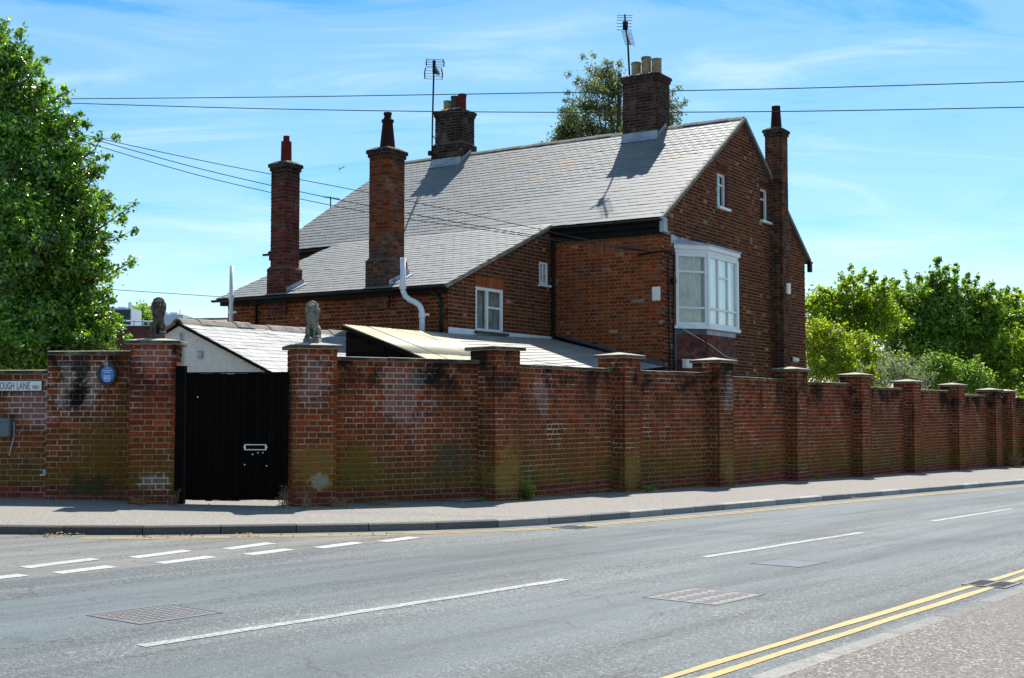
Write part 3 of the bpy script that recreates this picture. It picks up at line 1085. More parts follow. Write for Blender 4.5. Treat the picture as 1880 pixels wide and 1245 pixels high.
def drain(t0, t1, q0, q1, label, n):
    c = RT((t0 + t1) / 2, (q0 + q1) / 2)
    th = thing('drain_grate', c, label, 'drain', 'drain grates in the gutters')
    e1 = RT(1, 0) - RT(0, 0); e1 /= np.linalg.norm(e1)
    up = np.cross(e1, NL)
    hx, hy = (t1 - t0) / 2, (q1 - q0) / 2
    MB().box(c + up * 0.0008, e1 * (hx - .002), NL * (hy - .002), up * 0.004).build('pit', 'pit_black', th)
    fr = MB()
    for s in (-1, 1):
        fr.box(c + e1 * s * (hx - 0.015) + up * 0.004, e1 * 0.015, NL * hy, up * 0.004)
        fr.box(c + NL * s * (hy - 0.015) + up * 0.0038, e1 * (hx - 0.03), NL * 0.015, up * 0.004)
    fr.build('frame', 'grate_iron', th)
    for i in range(n):
        x = -hx + 0.03 + (i + 0.5) * (2 * hx - 0.06) / n
        MB().box(c + e1 * x + up * 0.0045, e1 * (hx / n * 0.22), NL * (hy - 0.03), up * 0.003).build('bar', 'grate_iron', th)
    if n > 4:
        MB().box(c + up * 0.0052, e1 * (hx - 0.03), NL * 0.012, up * 0.0030).build('bar', 'grate_iron', th)


drain(13.68, 14.15, 9.38, 9.80, 'square iron drain grate in the far gutter below the second bay of the wall', 7)
drain(11.18, 11.66, 3.22, 3.60, 'iron drain grate across the double yellow lines at the near kerb', 8)

# ---------------------------------------------------------------- boundary walls
def unit(p, q):
    d = np.array([q[0] - p[0], q[1] - p[1], 0.0])
    return d / np.linalg.norm(d)


bw = thing('boundary_wall', (5.0, 27.0, -0.3), 'long red brick wall with capped piers running from the gate down the road', 'wall')
a2 = np.array([math.cos(R(19.5)), math.sin(R(19.5)), 0])
P_G2 = pier(bw, (-3.30, 18.95), a2, 0.60, 0.665, 2.255, ground_z(-3.0, 19.1), tone=wall_tone(ground_z(-3, 19.1), red=0.4))
# (front corner on the far side), cap height
PIERS = [((0.14, 21.29), 2.325, 0.60, 45.0), ((2.53, 24.60), 2.325, 0.63, 55.0), ((4.79, 27.10), 2.325, 0.66, 53.0), ((7.22, 30.60), 2.245, 0.64, 53.0),
         ((9.60, 33.54), 2.19, 0.64, 52.6), ((12.06, 36.95), 2.085, 0.64, 52.6), ((14.53, 40.21), 2.05, 0.64, 52.6), ((16.9, 43.33), 1.935, 0.64, 52.6), ((17.95, 44.7), 1.91, 0.5, 52.6)]
PANEL_Z = [2.105, 2.06, 2.05, 2.00, 1.955, 1.875, 1.855, 1.74, 1.715]
prev = None
starts = []
for (c, zc, w, ang) in PIERS:
    a = np.array([math.cos(R(ang)), math.sin(R(ang)), 0.0])
    n = perp_right(a)
    near = np.array([c[0], c[1], 0]) - a * w
    pier(bw, near, a, 0.60, w, zc, ground_z(c[0], c[1]))
    starts.append((near, np.array([c[0], c[1], 0]), a, n))


def panel(th, p, q, zc, thick=0.225, seed_phase=0.0, tone=None, back=True):
    p = np.array([p[0], p[1], 0.0]); q = np.array([q[0], q[1], 0.0])
    a = unit(p, q); n = perp_right(a)
    ln = np.linalg.norm(q - p)
    g = min(ground_z(p[0], p[1]), ground_z(q[0], q[1]))
    gm = (ground_z(p[0], p[1]) + ground_z(q[0], q[1])) / 2
    core = MB()
    core.box(p + a * ln / 2 - n * (thick / 2 + 0.006) + Z * (g - 0.3 + zc) / 2, a * ln / 2, n * thick / 2, Z * (zc - g + 0.3) / 2)
    obj = core.build('wall_bay', 'wall_mortar', th)
    zb = zc - math.ceil((zc - g + 0.05) / 0.09) * 0.09
    brick_face(th, obj, core, p, a, n, zb, zc, lambda z: [(0, ln)], 'wall_brick', tone or wall_tone(gm), core_on=False, phase=seed_phase)
    coping(th, obj, p, q, n, zc, thick)
    return obj


pts0 = (np.array([-2.80, 19.64, 0]), np.array([-0.42, 21.26, 0]))
panel(bw, pts0[0], pts0[1], PANEL_Z[0])
for i in range(len(PIERS) - 1):
    (n0, c0, a0, nn0), (n1, c1, a1, nn1) = starts[i], starts[i + 1]
    panel(bw, c0 - nn0 * 0.30 - a0 * 0.05, n1 - nn1 * 0.30 + a1 * 0.05, PANEL_Z[i + 1], seed_phase=rng.uniform(0, .3))
# the run goes on behind the hedge
n9, c9, a9, nn9 = starts[-1]
panel(bw, c9 - nn9 * 0.30, c9 - nn9 * 0.30 + a9 * 5.0, 1.70)

gw = thing('gate_side_wall', (-6.5, 20.0, -0.1), 'stained brick wall and gate pier carrying the blue plaque', 'wall')
a1_ = np.array([math.cos(R(8)), math.sin(R(8)), 0])
P_G1 = pier(gw, (-5.86, 19.2), a1_, 0.74, 0.69, 2.335, ground_z(-5.5, 19.3), tone=wall_tone(ground_z(-5.5, 19.3), red=0.25))
panel(gw, (-7.46, 20.12), (-5.70, 20.06), 2.205, tone=wall_tone(-0.11, red=-0.3))
lw = thing('lane_wall', (-10.0, 20.2, -0.1), 'lower weathered brick wall with the street name plate, ending at a straight joint', 'wall')
panel(lw, (-12.6, 20.35), (-7.472, 20.19), 1.90, tone=wall_tone(-0.1, red=-0.35))

# ---------------------------------------------------------------- the gate
g0, g1 = np.array([-5.02, 19.34, 0]), np.array([-3.40, 19.10, 0])
ga = unit(g0, g1); gn_ = perp_right(ga)
gate = thing('garden_gate', (-4.2, 19.2, -0.1), 'solid black boarded garden gate with a chrome letterbox between the two lion piers', 'gate')
gl = np.linalg.norm(g1 - g0)
fr = MB()
gz0, gz1 = -0.055, 1.885
for zc in (0.25, 1.0, 1.7):
    fr.box(g0 + ga * gl / 2 - gn_ * 0.035 + Z * zc, ga * (gl / 2 - 0.02), gn_ * 0.02, Z * 0.07)
fr.build('gate_rail', 'gate_black', gate)
MB().box(g0 + ga * gl / 2 - gn_ * 0.0145 + Z * .915, ga * (gl / 2 - .004), gn_ * .002, Z * .955).build('backing', 'gate_black', gate)
nb = 15
for i in range(nb):
    w = gl / nb
    x = (i + .5) * w
    bt = gz1 + rng.normal(0, 0.003)
    b0 = gz0 + rng.normal(0, 0.008) + (0.02 if i > 7 else 0.0)
    t = rng.uniform(0.75, 1.3)
    piece(gate, gate.obj, 'board', 'board_wood', g0 + ga * x + gn_ * rng.normal(0, 0.0015) + Z * (b0 + bt) / 2, ga, gn_, Z, (w - 0.005, 0.024, bt - b0), (0.0048 * t, 0.0030 * t, 0.0027 * t))
MB().bar(g0 + Z * gz1 + gn_ * 0.004 + Z * 0.012, g1 + Z * gz1 + gn_ * 0.004 + Z * 0.012, 0.045, 0.02).build('top_rail', 'gate_black', gate)
lb = far_point(471, 821, 19.2)
lbc = g0 + ga * np.dot(lb - g0, ga) + gn_ * 0.02
lbc[2] = lb[2]
lp = MB()
for sx in (-1, 1):
    lp.box(lbc + ga * sx * 0.165, ga * 0.012, gn_ * 0.006, Z * 0.045)
    lp.box(lbc + Z * sx * 0.038, ga * 0.152, gn_ * 0.006, Z * 0.007)
    lp.box(lbc + ga * sx * 0.18, ga * 0.010, gn_ * 0.005, Z * 0.012)
lpo = lp.build('letterbox', 'chrome', gate)
MB().box(lbc - gn_ * 0.003, ga * 0.152, gn_ * 0.005, Z * 0.030).build('letterbox_flap', 'gate_black', gate, parent=lpo)
hk = far_point(503, 803, 19.2)
hp = g0 + ga * np.dot(hk - g0, ga) + gn_ * 0.02; hp[2] = hk[2]
MB().tube([hp + gn_ * 0.01 + 0.045 * (math.cos(a) * ga + math.sin(a) * Z) for a in np.linspace(0, 2 * math.pi, 17)], 0.007, 6).build('ring_handle', 'black_gloss', gate)
for (px, py) in ((358.5, 729), (465, 834), (475.5, 831), (485, 831), (450, 853), (492, 855)):
    s = far_point(px, py, 19.2)
    sp = g0 + ga * np.dot(s - g0, ga) + gn_ * 0.0135; sp[2] = s[2]
    MB().box(sp, ga * 0.009, gn_ * 0.002, Z * 0.009).build('screw_head', 'chrome', gate)
post = MB()
pp = np.array([-5.078, 19.335, 0])
post.box(pp - ga * .03 + Z * 0.93, ga * 0.078, gn_ * 0.05, Z * 1.075)
post.build('gate_post', 'gate_black', gate)

# ---------------------------------------------------------------- the house
house = thing('brick_house', H(5, 5, -0.4), 'old red brick house with a long slate roof and tall brick chimney stacks', 'house')
TAN = 0.6537
EZ = 5.83
CH = 0.0873
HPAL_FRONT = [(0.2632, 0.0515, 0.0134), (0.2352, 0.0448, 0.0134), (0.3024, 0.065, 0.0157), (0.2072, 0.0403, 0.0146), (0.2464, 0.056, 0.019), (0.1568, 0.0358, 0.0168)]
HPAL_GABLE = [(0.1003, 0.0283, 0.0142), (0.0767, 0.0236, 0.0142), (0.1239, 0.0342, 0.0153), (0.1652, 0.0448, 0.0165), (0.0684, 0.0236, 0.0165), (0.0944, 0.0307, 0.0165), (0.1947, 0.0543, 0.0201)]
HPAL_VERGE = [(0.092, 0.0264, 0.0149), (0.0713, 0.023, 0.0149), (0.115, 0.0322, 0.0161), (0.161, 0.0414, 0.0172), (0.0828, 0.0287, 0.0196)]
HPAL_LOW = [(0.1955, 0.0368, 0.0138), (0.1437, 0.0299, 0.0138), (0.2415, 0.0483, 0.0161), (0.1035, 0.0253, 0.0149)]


def pal_tone(pal, odd=0.03):
    def f(s, z):
        if rng.random() < odd:
            return pick([(0.30, 0.21, 0.14), (0.33, 0.15, 0.09), (0.27, 0.10, 0.08)])
        return pick(pal)
    return f


# front wall of the main block (in view between the low wing and the corner)
FWV = 0.20
core = MB()


def wall_part(name, o, a, n, z0, z1, spans, tone, zb, thick=0.24, phase=0.0, label=None):
    core = MB()
    obj = None
    # a holder mesh first, so that the bricks have a parent
    cm = MB()
    nrow = max(1, round((z1 - z0) / CH))
    ch = (z1 - z0) / nrow
    od = np.asarray(o, float) * np.array([1, 1, 0])
    # merge courses with equal spans into single blocks
    k = 0
    while k < nrow:
        sp = spans(z0 + (k + .5) * ch)
        j = k
        while j + 1 < nrow and spans(z0 + (j + 1.5) * ch) == sp:
            j += 1
        zb0, zb1 = z0 + k * ch, z0 + (j + 1) * ch
        for s0, s1 in sp:
            cm.box(od + a * (s0 + s1) / 2 - n * (thick / 2 + 0.006) + Z * (zb0 + zb1) / 2, a * ((s1 - s0) / 2 - 0.012), n * thick / 2, Z * (zb1 - zb0) / 2)
        k = j + 1
    obj = cm.build(name, 'house_mortar', house)
    brick_face(house, obj, core, o, a, n, z0, z1, spans, 'house_brick', tone, course=CH, core_on=False, z_bricks=zb, phase=phase)
    return obj


def arch_zone(spans_fn, zones):
    """leave room for soldier courses and openings: zones (s0, s1, z0, z1)"""
    def f(z):
        return subtract(spans_fn(z), [(s0, s1) for s0, s1, za, zc in zones if za <= z < zc])
    return f


def soldiers(parent, o, a, n, s0, s1, z0, z1, pal, lean=0.0):
    k = max(2, round((s1 - s0) / 0.082))
    for i in range(k):
        s = s0 + (i + .5) * (s1 - s0) / k
        l = lean * ((i + .5) / k - .5) * 2
        ax = a * math.cos(l) - Z * math.sin(l)
        az = Z * math.cos(l) + a * math.sin(l)
        c = np.asarray(o, float) * np.array([1, 1, 0]) + a * s + Z * (z0 + z1) / 2 + n * (0.001 - 0.025)
        piece(house, parent, 'brick', 'house_brick', c, ax, n, az, ((s1 - s0) / k - 0.011, 0.05, (z1 - z0) - 0.008), pick(pal))


# --- front wall
fo = H(3.16, FWV, 0)
fz = [(1.05, 1.95, 5.09, 5.353)]
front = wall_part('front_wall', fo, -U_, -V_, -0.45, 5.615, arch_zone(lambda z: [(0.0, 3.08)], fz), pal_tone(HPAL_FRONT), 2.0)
MB().box(fo * np.array([1, 1, 0]) - U_ * 1.5 + V_ * 0.126 + Z * 5.22, U_ * 0.46, V_ * 0.12, Z * 0.14).build('arch_backing', 'house_mortar', house, parent=front)
soldiers(front, fo, -U_, -V_, 1.05, 1.95, 5.09, 5.353, [(0.30, 0.085, 0.03), (0.26, 0.07, 0.028)], 0.16)

# --- gable wall
go = H(0.08, 0.0, 0)
W1 = (3.40, 4.06, 6.55, 7.45)
W2 = (6.40, 7.05, 6.58, 7.50)
BAYV = (0.85, 3.95, 3.30, 5.2)


def gable_span(z):
    lo, hi = 0.20, 9.98
    if z > 5.72:
        lo = max(lo, (z - 5.80) / TAN + 0.10)
        hi = min(hi, 10.21 - (z - 5.80) / TAN - 0.10)
    return [(lo, hi)] if hi - lo > 0.1 else []


gz_ = [W1, W2, BAYV, (W1[0] - .06, W1[1] + .06, W1[3], W1[3] + 0.235), (W2[0] - .06, W2[1] + .06, W2[3], W2[3] + 0.235)]
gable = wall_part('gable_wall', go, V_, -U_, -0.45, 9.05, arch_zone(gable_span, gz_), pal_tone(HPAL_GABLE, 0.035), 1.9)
for w in (W1, W2):
    MB().box(go * np.array([1, 1, 0]) + V_ * (w[0] + w[1]) / 2 + U_ * 0.126 + Z * (w[3] + 0.117), V_ * ((w[1] - w[0]) / 2 + .06), U_ * 0.12, Z * 0.117).build('lintel_backing', 'house_mortar', house, parent=gable)
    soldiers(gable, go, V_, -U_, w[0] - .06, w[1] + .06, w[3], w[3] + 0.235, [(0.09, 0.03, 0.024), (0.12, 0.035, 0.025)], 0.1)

# --- end wall of the low wing (with the white window), under the verge
vo = H(3.13, -4.25, 0)
LTAN = 0.4115


def verge_span(z):
    hi = 4.43
    lo = 0.0
    if z > 3.93:
        lo = max(0.0, (z - 5.80) / LTAN + 0.1 + 4.25 + 0.05)
    return [(lo, hi)] if hi - lo > 0.1 else []


VW = (1.08, 2.22, 3.09, 4.10)
VS = (3.83, 4.22, 4.38, 4.93)
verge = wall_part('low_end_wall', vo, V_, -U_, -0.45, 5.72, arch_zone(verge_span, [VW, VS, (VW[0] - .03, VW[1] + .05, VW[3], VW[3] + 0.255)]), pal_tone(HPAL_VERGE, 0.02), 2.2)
MB().box(vo * np.array([1, 1, 0]) + V_ * (VW[0] + VW[1] + .02) / 2 + U_ * 0.126 + Z * (VW[3] + 0.127), V_ * ((VW[1] - VW[0]) / 2 + .04), U_ * 0.12, Z * 0.127).build('lintel_backing', 'house_mortar', house, parent=verge)
soldiers(verge, vo, V_, -U_, VW[0] - .03, VW[1] + .05, VW[3], VW[3] + 0.255, [(0.31, 0.085, 0.03), (0.27, 0.07, 0.028)])

# --- front wall of the low wing
lo_ = H(9.78, -4.25, 0)
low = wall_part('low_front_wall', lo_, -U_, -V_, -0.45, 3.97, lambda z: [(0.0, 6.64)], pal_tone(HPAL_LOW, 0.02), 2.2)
mbx = MB()
mbx.prism([H(9.70, -4.2, -0.4), H(9.70, 0.3, -0.4), H(9.70, 0.3, 5.8), H(9.70, -4.2, 3.95)], -U_ * 0.22)
mbx.build('low_side_wall', 'red_wall', house)
mbx = MB()
mbx.prism([H(12.2, 0.2, -0.4), H(12.2, 10.0, -0.4), H(12.2, 10.0, 5.75), H(12.2, 5.1, 9.0), H(12.2, 0.2, 5.75)], -U_ * 0.24)
mbx.build('far_gable_wall', 'red_wall', house)
MB().box(H(6.1, 9.9, 2.7), U_ * 5.9, V_ * 0.12, Z * 3.1).build('back_wall', 'red_wall', house)
MB().box(H(11.08, 0.3, 2.7), U_ * 1.1, V_ * 0.1, Z * 3.05).build('front_wall', 'red_wall', house)

# --- roofs
SLATE = [(0.140, 0.149, 0.150), (0.136, 0.145, 0.146), (0.146, 0.153, 0.152), (0.132, 0.141, 0.143)]


def slates(th, parent, o, a, s, ln, gauge, width, span, mat, pal, th_=0.008, kind='slate', rough=1.0, jitter=1.0):
    a, s = np.asarray(a, float), np.asarray(s, float)
    nr = np.cross(a, s)
    if nr[2] < 0: nr = -nr
    rows = int(round(ln / gauge))
    g = ln / rows
    for r in range(rows):
        d = (r + .5) * g
        sp = span(d)
        if sp is None: continue
        s0, s1 = sp
        off = (r % 2) * width / 2 + rng.normal(0, 0.012)
        x = s0 - ((s0 - off) % width)
        while x < s1 - 0.01:
            x0, x1 = max(x, s0), min(x + width, s1)
            if x1 - x0 > 0.05:
                tilt = 0.036 + rng.normal(0, 0.0018 * rough)
                ro = rng.normal(0, 0.006 * jitter)
                az = s * math.cos(tilt) - nr * math.sin(tilt)
                ax = a * math.cos(ro) + az * math.sin(ro)
                az = az * math.cos(ro) - a * math.sin(ro)
                ay = np.cross(az, ax)
                if np.dot(ay, nr) < 0: ay = -ay
                hgt = g * 1.32
                slip = -rng.uniform(.015, .045) if rng.random() < .018 * jitter else 0.0
                c = o + a * (x0 + x1) / 2 + s * (r * g + slip + hgt / 2 + rng.normal(0, 0.0035 * jitter)) + nr * (0.010 + rng.normal(0, 0.0012))
                piece(th, parent, kind, mat, c, ax, ay, az, (x1 - x0 - 0.004, th_, hgt), pick(pal, spread=0.10))
            x += width
    return nr


ps = np.array([*(V_[:2]), TAN]); ps /= np.linalg.norm(ps)
slope_len = 5.107 / (V_ @ ps)
deck = MB()
uend = lambda v: 12.52 - 0.10 * v
nr0 = np.cross(-U_, ps)
if nr0[2] < 0: nr0 = -nr0
deck.prism([H(0.0, 0, EZ), H(0.0, 5.107, EZ + 5.107 * TAN), H(uend(5.107), 5.107, EZ + 5.107 * TAN), H(uend(0), 0, EZ)], -nr0 * 0.07)
mroof = deck.build('main_roof', 'dark_timber', house)
slates(house, mroof, H(0, 0, EZ), U_, ps, slope_len, 0.205, 0.26, lambda d: (-0.015, uend(d * (V_ @ ps))), 'slate', SLATE)
bs = np.array([*(-V_[:2]), TAN]); bs /= np.linalg.norm(bs)
deck = MB()
deck.prism([H(0.0, 10.214, EZ), H(0.0, 5.107, EZ + 5.107 * TAN), H(12.0, 5.107, EZ + 5.107 * TAN), H(12.5, 10.214, EZ)], -nr0 * 0.0 - np.cross(bs, -U_) / np.linalg.norm(np.cross(bs, -U_)) * 0.0 - Z * 0.08)
deck.build('back_roof', 'flat_roof', house)
# low roof
ls = np.array([*(V_[:2]), LTAN]); ls /= np.linalg.norm(ls)
l0 = H(3.05, -4.46, 4.03)
llen = 4.56 / (V_ @ ls)
nl0 = np.cross(U_, ls)
if nl0[2] < 0: nl0 = -nl0
deck = MB()
deck.prism([l0, l0 + ls * llen, l0 + ls * llen + U_ * 6.92, l0 + U_ * 6.92], -nl0 * 0.06)
lroof = deck.build('low_roof', 'dark_timber', house)
slates(house, lroof, l0, U_, ls, llen, 0.205, 0.26, lambda d: (-0.015, 6.94), 'slate', SLATE)

# ridge tiles
rz = EZ + 5.107 * TAN
k = 0
for i in range(27):
    u0, u1 = 0.01 + i * 0.445, 0.01 + i * 0.445 + 0.438
    if u1 > 12.1: break
    wv = rng.normal(0, 0.006)
    sag = -0.05 * math.sin(math.pi * (u0 / 12.0))
    prof = [(-0.13, -0.062), (-0.05, 0.012), (0, 0.034), (0.05, 0.012), (0.13, -0.062)]
    pts = [H(u0, 5.107 + p[0], rz + 0.028 + p[1] + wv) for p in prof]
    t = MB().prism(pts + [p - Z * 0.022 for p in pts[::-1]], U_ * (u1 - u0))
    t.build('ridge_tile', 'ridge_stone', house, parent=mroof)

# verges, fascias, gutters
vg = MB()
for sgn, off in ((1, 0), (-1, 10.214)):
    a_, b_ = H(0.005, off - sgn * 0.02, EZ - 0.035), H(0.005, 5.107, rz - 0.02)
    vg.bar(a_, b_, 0.07, 0.085, up=np.cross(b_ - a_, U_) * (1 if np.cross(b_ - a_, U_)[2] > 0 else -1))
vg.build('verge', 'ridge_stone', house)
vg = MB()
a_, b_ = l0 - U_ * -0.01 - Z * 0.045, l0 + ls * llen - Z * 0.045
vg.bar(a_, b_, 0.06, 0.075, up=nl0)
vg.build('low_verge', 'ridge_stone', house)
fb = MB()
fb.box(H(1.56, 0.06, 5.70), U_ * 1.5, V_ * 0.012, Z * 0.085)
fb.box(H(1.56, 0.13, 5.625), U_ * 1.5, V_ * 0.085, Z * 0.010)
fb.box(H(1.56, 0.168, 5.53), U_ * 1.49, V_ * 0.022, Z * 0.085)
fb.build('fascia', 'black_fascia', house)
fb = MB()
fb.box(H(11.22, 0.05, 5.70), U_ * 1.28, V_ * 0.012, Z * 0.10)
fb.box(H(11.22, 0.12, 5.61), U_ * 1.28, V_ * 0.075, Z * 0.012)
fb.build('fascia', 'black_fascia', house)


def gutter(p, q, name='gutter', r=0.058):
    p, q = np.asarray(p), np.asarray(q)
    m = MB()
    ax = (q - p) / np.linalg.norm(q - p)
    s = np.cross(ax, Z)
    ring = [(math.cos(t) * r, math.sin(t) * r) for t in np.linspace(math.pi, 2 * math.pi, 8)]
    outer = [s * x + Z * y for x, y in ring]
    inner = [s * x * .9 + Z * (y * .9 + 0.002) for x, y in ring[::-1]]
    m.prism([p + o for o in outer + inner], q - p)
    return m.build(name, 'black_gloss', house)


gutter(H(-0.01, -0.055, 5.775), H(3.02, -0.055, 5.775))
gutter(H(9.98, -0.055, 5.775), H(12.62, -0.055, 5.775))
gutter(H(3.02, -4.50, 4.0), H(10.05, -4.50, 4.0))
fb = MB()
fb.box(H(6.45, -4.415, 3.94), U_ * 3.42, V_ * 0.012, Z * 0.075)
fb.box(H(6.45, -4.34, 3.87), U_ * 3.42, V_ * 0.07, Z * 0.010)
fb.build('fascia', 'black_fascia', house)
gutter(H(-0.06, 10.26, 5.775), H(12.4, 10.26, 5.775))
MB().box(H(-0.005, 0.02, 5.64), U_ * 0.055, V_ * 0.10, Z * 0.17).build('eaves_box', 'lead', house)
MB().box(H(-0.01, 10.15, 5.62), U_ * 0.05, V_ * 0.09, Z * 0.16).build('eaves_box', 'black_fascia', house)

# downpipes and vents
MB().tube([H(3.02, 0.12, 5.7), H(3.03, 0.12, 5.5), H(3.03, 0.12, 3.2), H(2.98, 0.08, 3.05)], 0.04, 10).build('downpipe', 'black_gloss', house, smooth=True)
MB().tube([H(2.98, 0.10, 3.08), H(1.6, 0.12, 2.72), H(0.4, 0.12, 2.36)], 0.045, 8).build('downpipe', 'black_gloss', house, smooth=True)
MB().tube([H(3.43, -4.46, 3.97), H(3.43, -4.42, 3.88), H(3.32, -4.34, 3.80), H(3.26, -4.32, 3.70), H(3.26, -4.32, 2.6)], 0.042, 10).build('downpipe', 'black_gloss', house, smooth=True)
MB().tube([H(8.74, -4.46, 3.97), H(8.74, -4.34, 3.85), H(8.74, -4.32, 2.5)], 0.04, 10).build('downpipe', 'black_gloss', house, smooth=True)
vp = MB()
vp.tube([H(9.31, -4.60, 4.80), H(9.31, -4.60, 2.4)], 0.052, 12)
vpo = vp.build('vent_pipe', 'white_pipe', house, smooth=True)
cl = MB()
cl.tube([H(9.31, -4.60, 4.09), H(9.31, -4.60, 3.98)], 0.070, 12)
cl.tube([H(9.31, -4.60, 3.72), H(9.31, -4.60, 3.62)], 0.066, 12)
cl.build('pipe_collar', 'white_pipe', house, parent=vpo)
MB().tube([H(9.25, -4.60, 3.67), H(9.15, -4.58, 3.67)], 0.03, 8).build('pipe_bracket', 'white_pipe', house, parent=vpo)
vp = MB()
S0 = [(4.095, 4.66), (4.095, 4.02), (4.09, 3.93), (4.02, 3.80), (3.90, 3.72), (3.72, 3.645), (3.63, 3.58), (3.575, 3.46), (3.57, 3.36), (3.57, 2.5)]
vp.tube([H(u_, -4.60, z_) for u_, z_ in S0], 0.062, 14)
vpo = vp.build('vent_pipe', 'white_pipe', house, smooth=True)
cl = MB()
cl.tube([H(4.095, -4.60, 4.08), H(4.095, -4.60, 3.97)], 0.080, 14)
cl.tube([H(3.57, -4.60, 3.42), H(3.57, -4.60, 3.32)], 0.078, 14)
cl.build('pipe_collar', 'white_pipe', house, parent=vpo)
MB().tube([H(3.50, -4.60, 3.38), H(3.40, -4.58, 3.38)], 0.028, 8).build('pipe_bracket', 'white_pipe', house, parent=vpo)


# --- chimneys
def chimney(name_label, u0, u1, v0, v1, zb, zp, zt, pal, pots, plinth=0.055, cap=2, lich=False, lean=(0, 0), dark_below=None, flash=True, soot=0.0, capm='cement', vback=True):
    cm = MB()
    cm.box(H((u0 + u1) / 2, (v0 + v1) / 2, (zb + zt) / 2), U_ * ((u1 - u0) / 2 - .006), V_ * ((v1 - v0) / 2 - .006), Z * (zt - zb) / 2)
    if zp:
        cm.box(H((u0 + u1) / 2, (v0 + v1) / 2, (zb + zp) / 2 - 0.01), U_ * ((u1 - u0) / 2 + plinth - .006), V_ * ((v1 - v0) / 2 + plinth - .006), Z * (zp - zb) / 2)
        # sloping weathering on the plinth
        hu, hv = (u1 - u0) / 2, (v1 - v0) / 2
        cc = (u0 + u1) / 2, (v0 + v1) / 2
        vs = [H(cc[0] + i * (hu + plinth), cc[1] + j * (hv + plinth), zp - 0.012) for i, j in ((-1, -1), (1, -1), (1, 1), (-1, 1))]
        vs += [H(cc[0] + i * (hu + .002), cc[1] + j * (hv + .002), zp + 0.055) for i, j in ((-1, -1), (1, -1), (1, 1), (-1, 1))]
        cm.add(vs, [(0, 1, 5, 4), (1, 2, 6, 5), (2, 3, 7, 6), (3, 0, 4, 7)])
    co = cm.build('chimney', 'stack_mortar', house)
    if name_label: co['label'] = name_label
    nb = len(PIECES.get((id(house), 'brick'), (0, []))[1])

    def faces(a0, a1, b0, b1, z0, z1, pal, ph=0.0):
        t = pal_tone(pal, 0.0)
        
        def zt_(s, z):
            c = np.array(pick(dark_below[1]) if dark_below and z < dark_below[0] else pick(pal))
            if soot and z > zt - soot:
                f = min(1.0, (z - (zt - soot)) / soot + .35)
                c = c * (1 - f) + np.array((.024, .018, .015)) * f * rng.uniform(.7, 1.3)
            return tuple(c)
        one = lambda L_: (lambda z: [(0.0, L_)])
        brick_face(house, co, None, H(a1, b0, 0), -U_, -V_, z0, z1, one(a1 - a0), 'stack_brick', zt_, CH, core_on=False, phase=ph)
        brick_face(house, co, None, H(a0, b0, 0), V_, -U_, z0, z1, one(b1 - b0), 'stack_brick', zt_, CH, core_on=False, phase=ph + .17)
        brick_face(house, co, None, H(a1, b1, 0), -V_, U_, z0, z1, one(b1 - b0), 'stack_brick', zt_, CH, core_on=False, phase=ph + .17)
        if vback:
            brick_face(house, co, None, H(a0, b1, 0), U_, V_, z0, z1, one(a1 - a0), 'stack_brick', zt_, CH, core_on=False, phase=ph)
    if zp:
        faces(u0 - plinth, u1 + plinth, v0 - plinth, v1 + plinth, zb, zp, pal)
    zc = zt - cap * CH
    faces(u0, u1, v0, v1, zp or zb, zc, pal)
    for i in range(cap):
        e = 0.03 + 0.028 * min(i, 1)
        z0 = zc + i * CH
        bx = MB().box(H((u0 + u1) / 2, (v0 + v1) / 2, z0 + CH / 2), U_ * ((u1 - u0) / 2 + e - .005), V_ * ((v1 - v0) / 2 + e - .005), Z * (CH / 2 - .002))
        bx.build('cap_course', 'stack_mortar', house, parent=co)
        faces(u0 - e, u1 + e, v0 - e, v1 + e, z0, z0 + CH, pal, ph=0.1 * i)
    hu, hv = (u1 - u0) / 2, (v1 - v0) / 2
    cu, cv = (u0 + u1) / 2, (v0 + v1) / 2
    vs = [H(cu + i * (hu + .05), cv + j * (hv + .05), zt + .001) for i, j in ((-1, -1), (1, -1), (1, 1), (-1, 1))]
    vs += [H(cu + i * hu * .72, cv + j * hv * .72, zt + 0.075) for i, j in ((-1, -1), (1, -1), (1, 1), (-1, 1))]
    MB().add(vs, [(0, 1, 5, 4), (1, 2, 6, 5), (2, 3, 7, 6), (3, 0, 4, 7), (4, 5, 6, 7), (3, 2, 1, 0)]).build('flaunching', capm, house, parent=co)
    for (pu, pv, r0, r1, h, mat, style) in pots:
        b = H(pu, pv, zt + 0.04)
        if style == 'roll':
            pr = [(r0, 0), (r0 * .98, h * .5), (r1, h * .86), (r1 * 1.12, h * .88), (r1 * 1.14, h * .93), (r1 * 1.04, h * .97), (r1 * 1.06, h), (r1 * .8, h), (r1 * .78, h - .12)]
        elif style == 'cowl':
            pr = [(r0, 0), (r1, h * .72), (r1 * 1.18, h * .74), (r1 * 1.2, h * .80), (r1 * .8, h * .83), (r1 * .62, h * .92), (r1 * .78, h * .93), (r1 * .80, h), (r1 * .5, h), (r1 * .5, h - .1)]
        elif style == 'step':
            pr = [(r0, 0), (r1, h * .78), (r1 * 1.04, h * .79), (r1 * .62, h * .80), (r1 * .60, h * .99), (r1 * .64, h), (r1 * .5, h), (r1 * .5, h - .1)]
        else:
            pr = [(r0, 0), (r1, h * .93), (r1 * 1.05, h * .94), (r1 * 1.05, h), (r1 * .82, h), (r1 * .8, h - .12)]
        MB().lathe(b, pr, 18).build('chimney_pot', mat, house, parent=co, smooth=False)
    return co


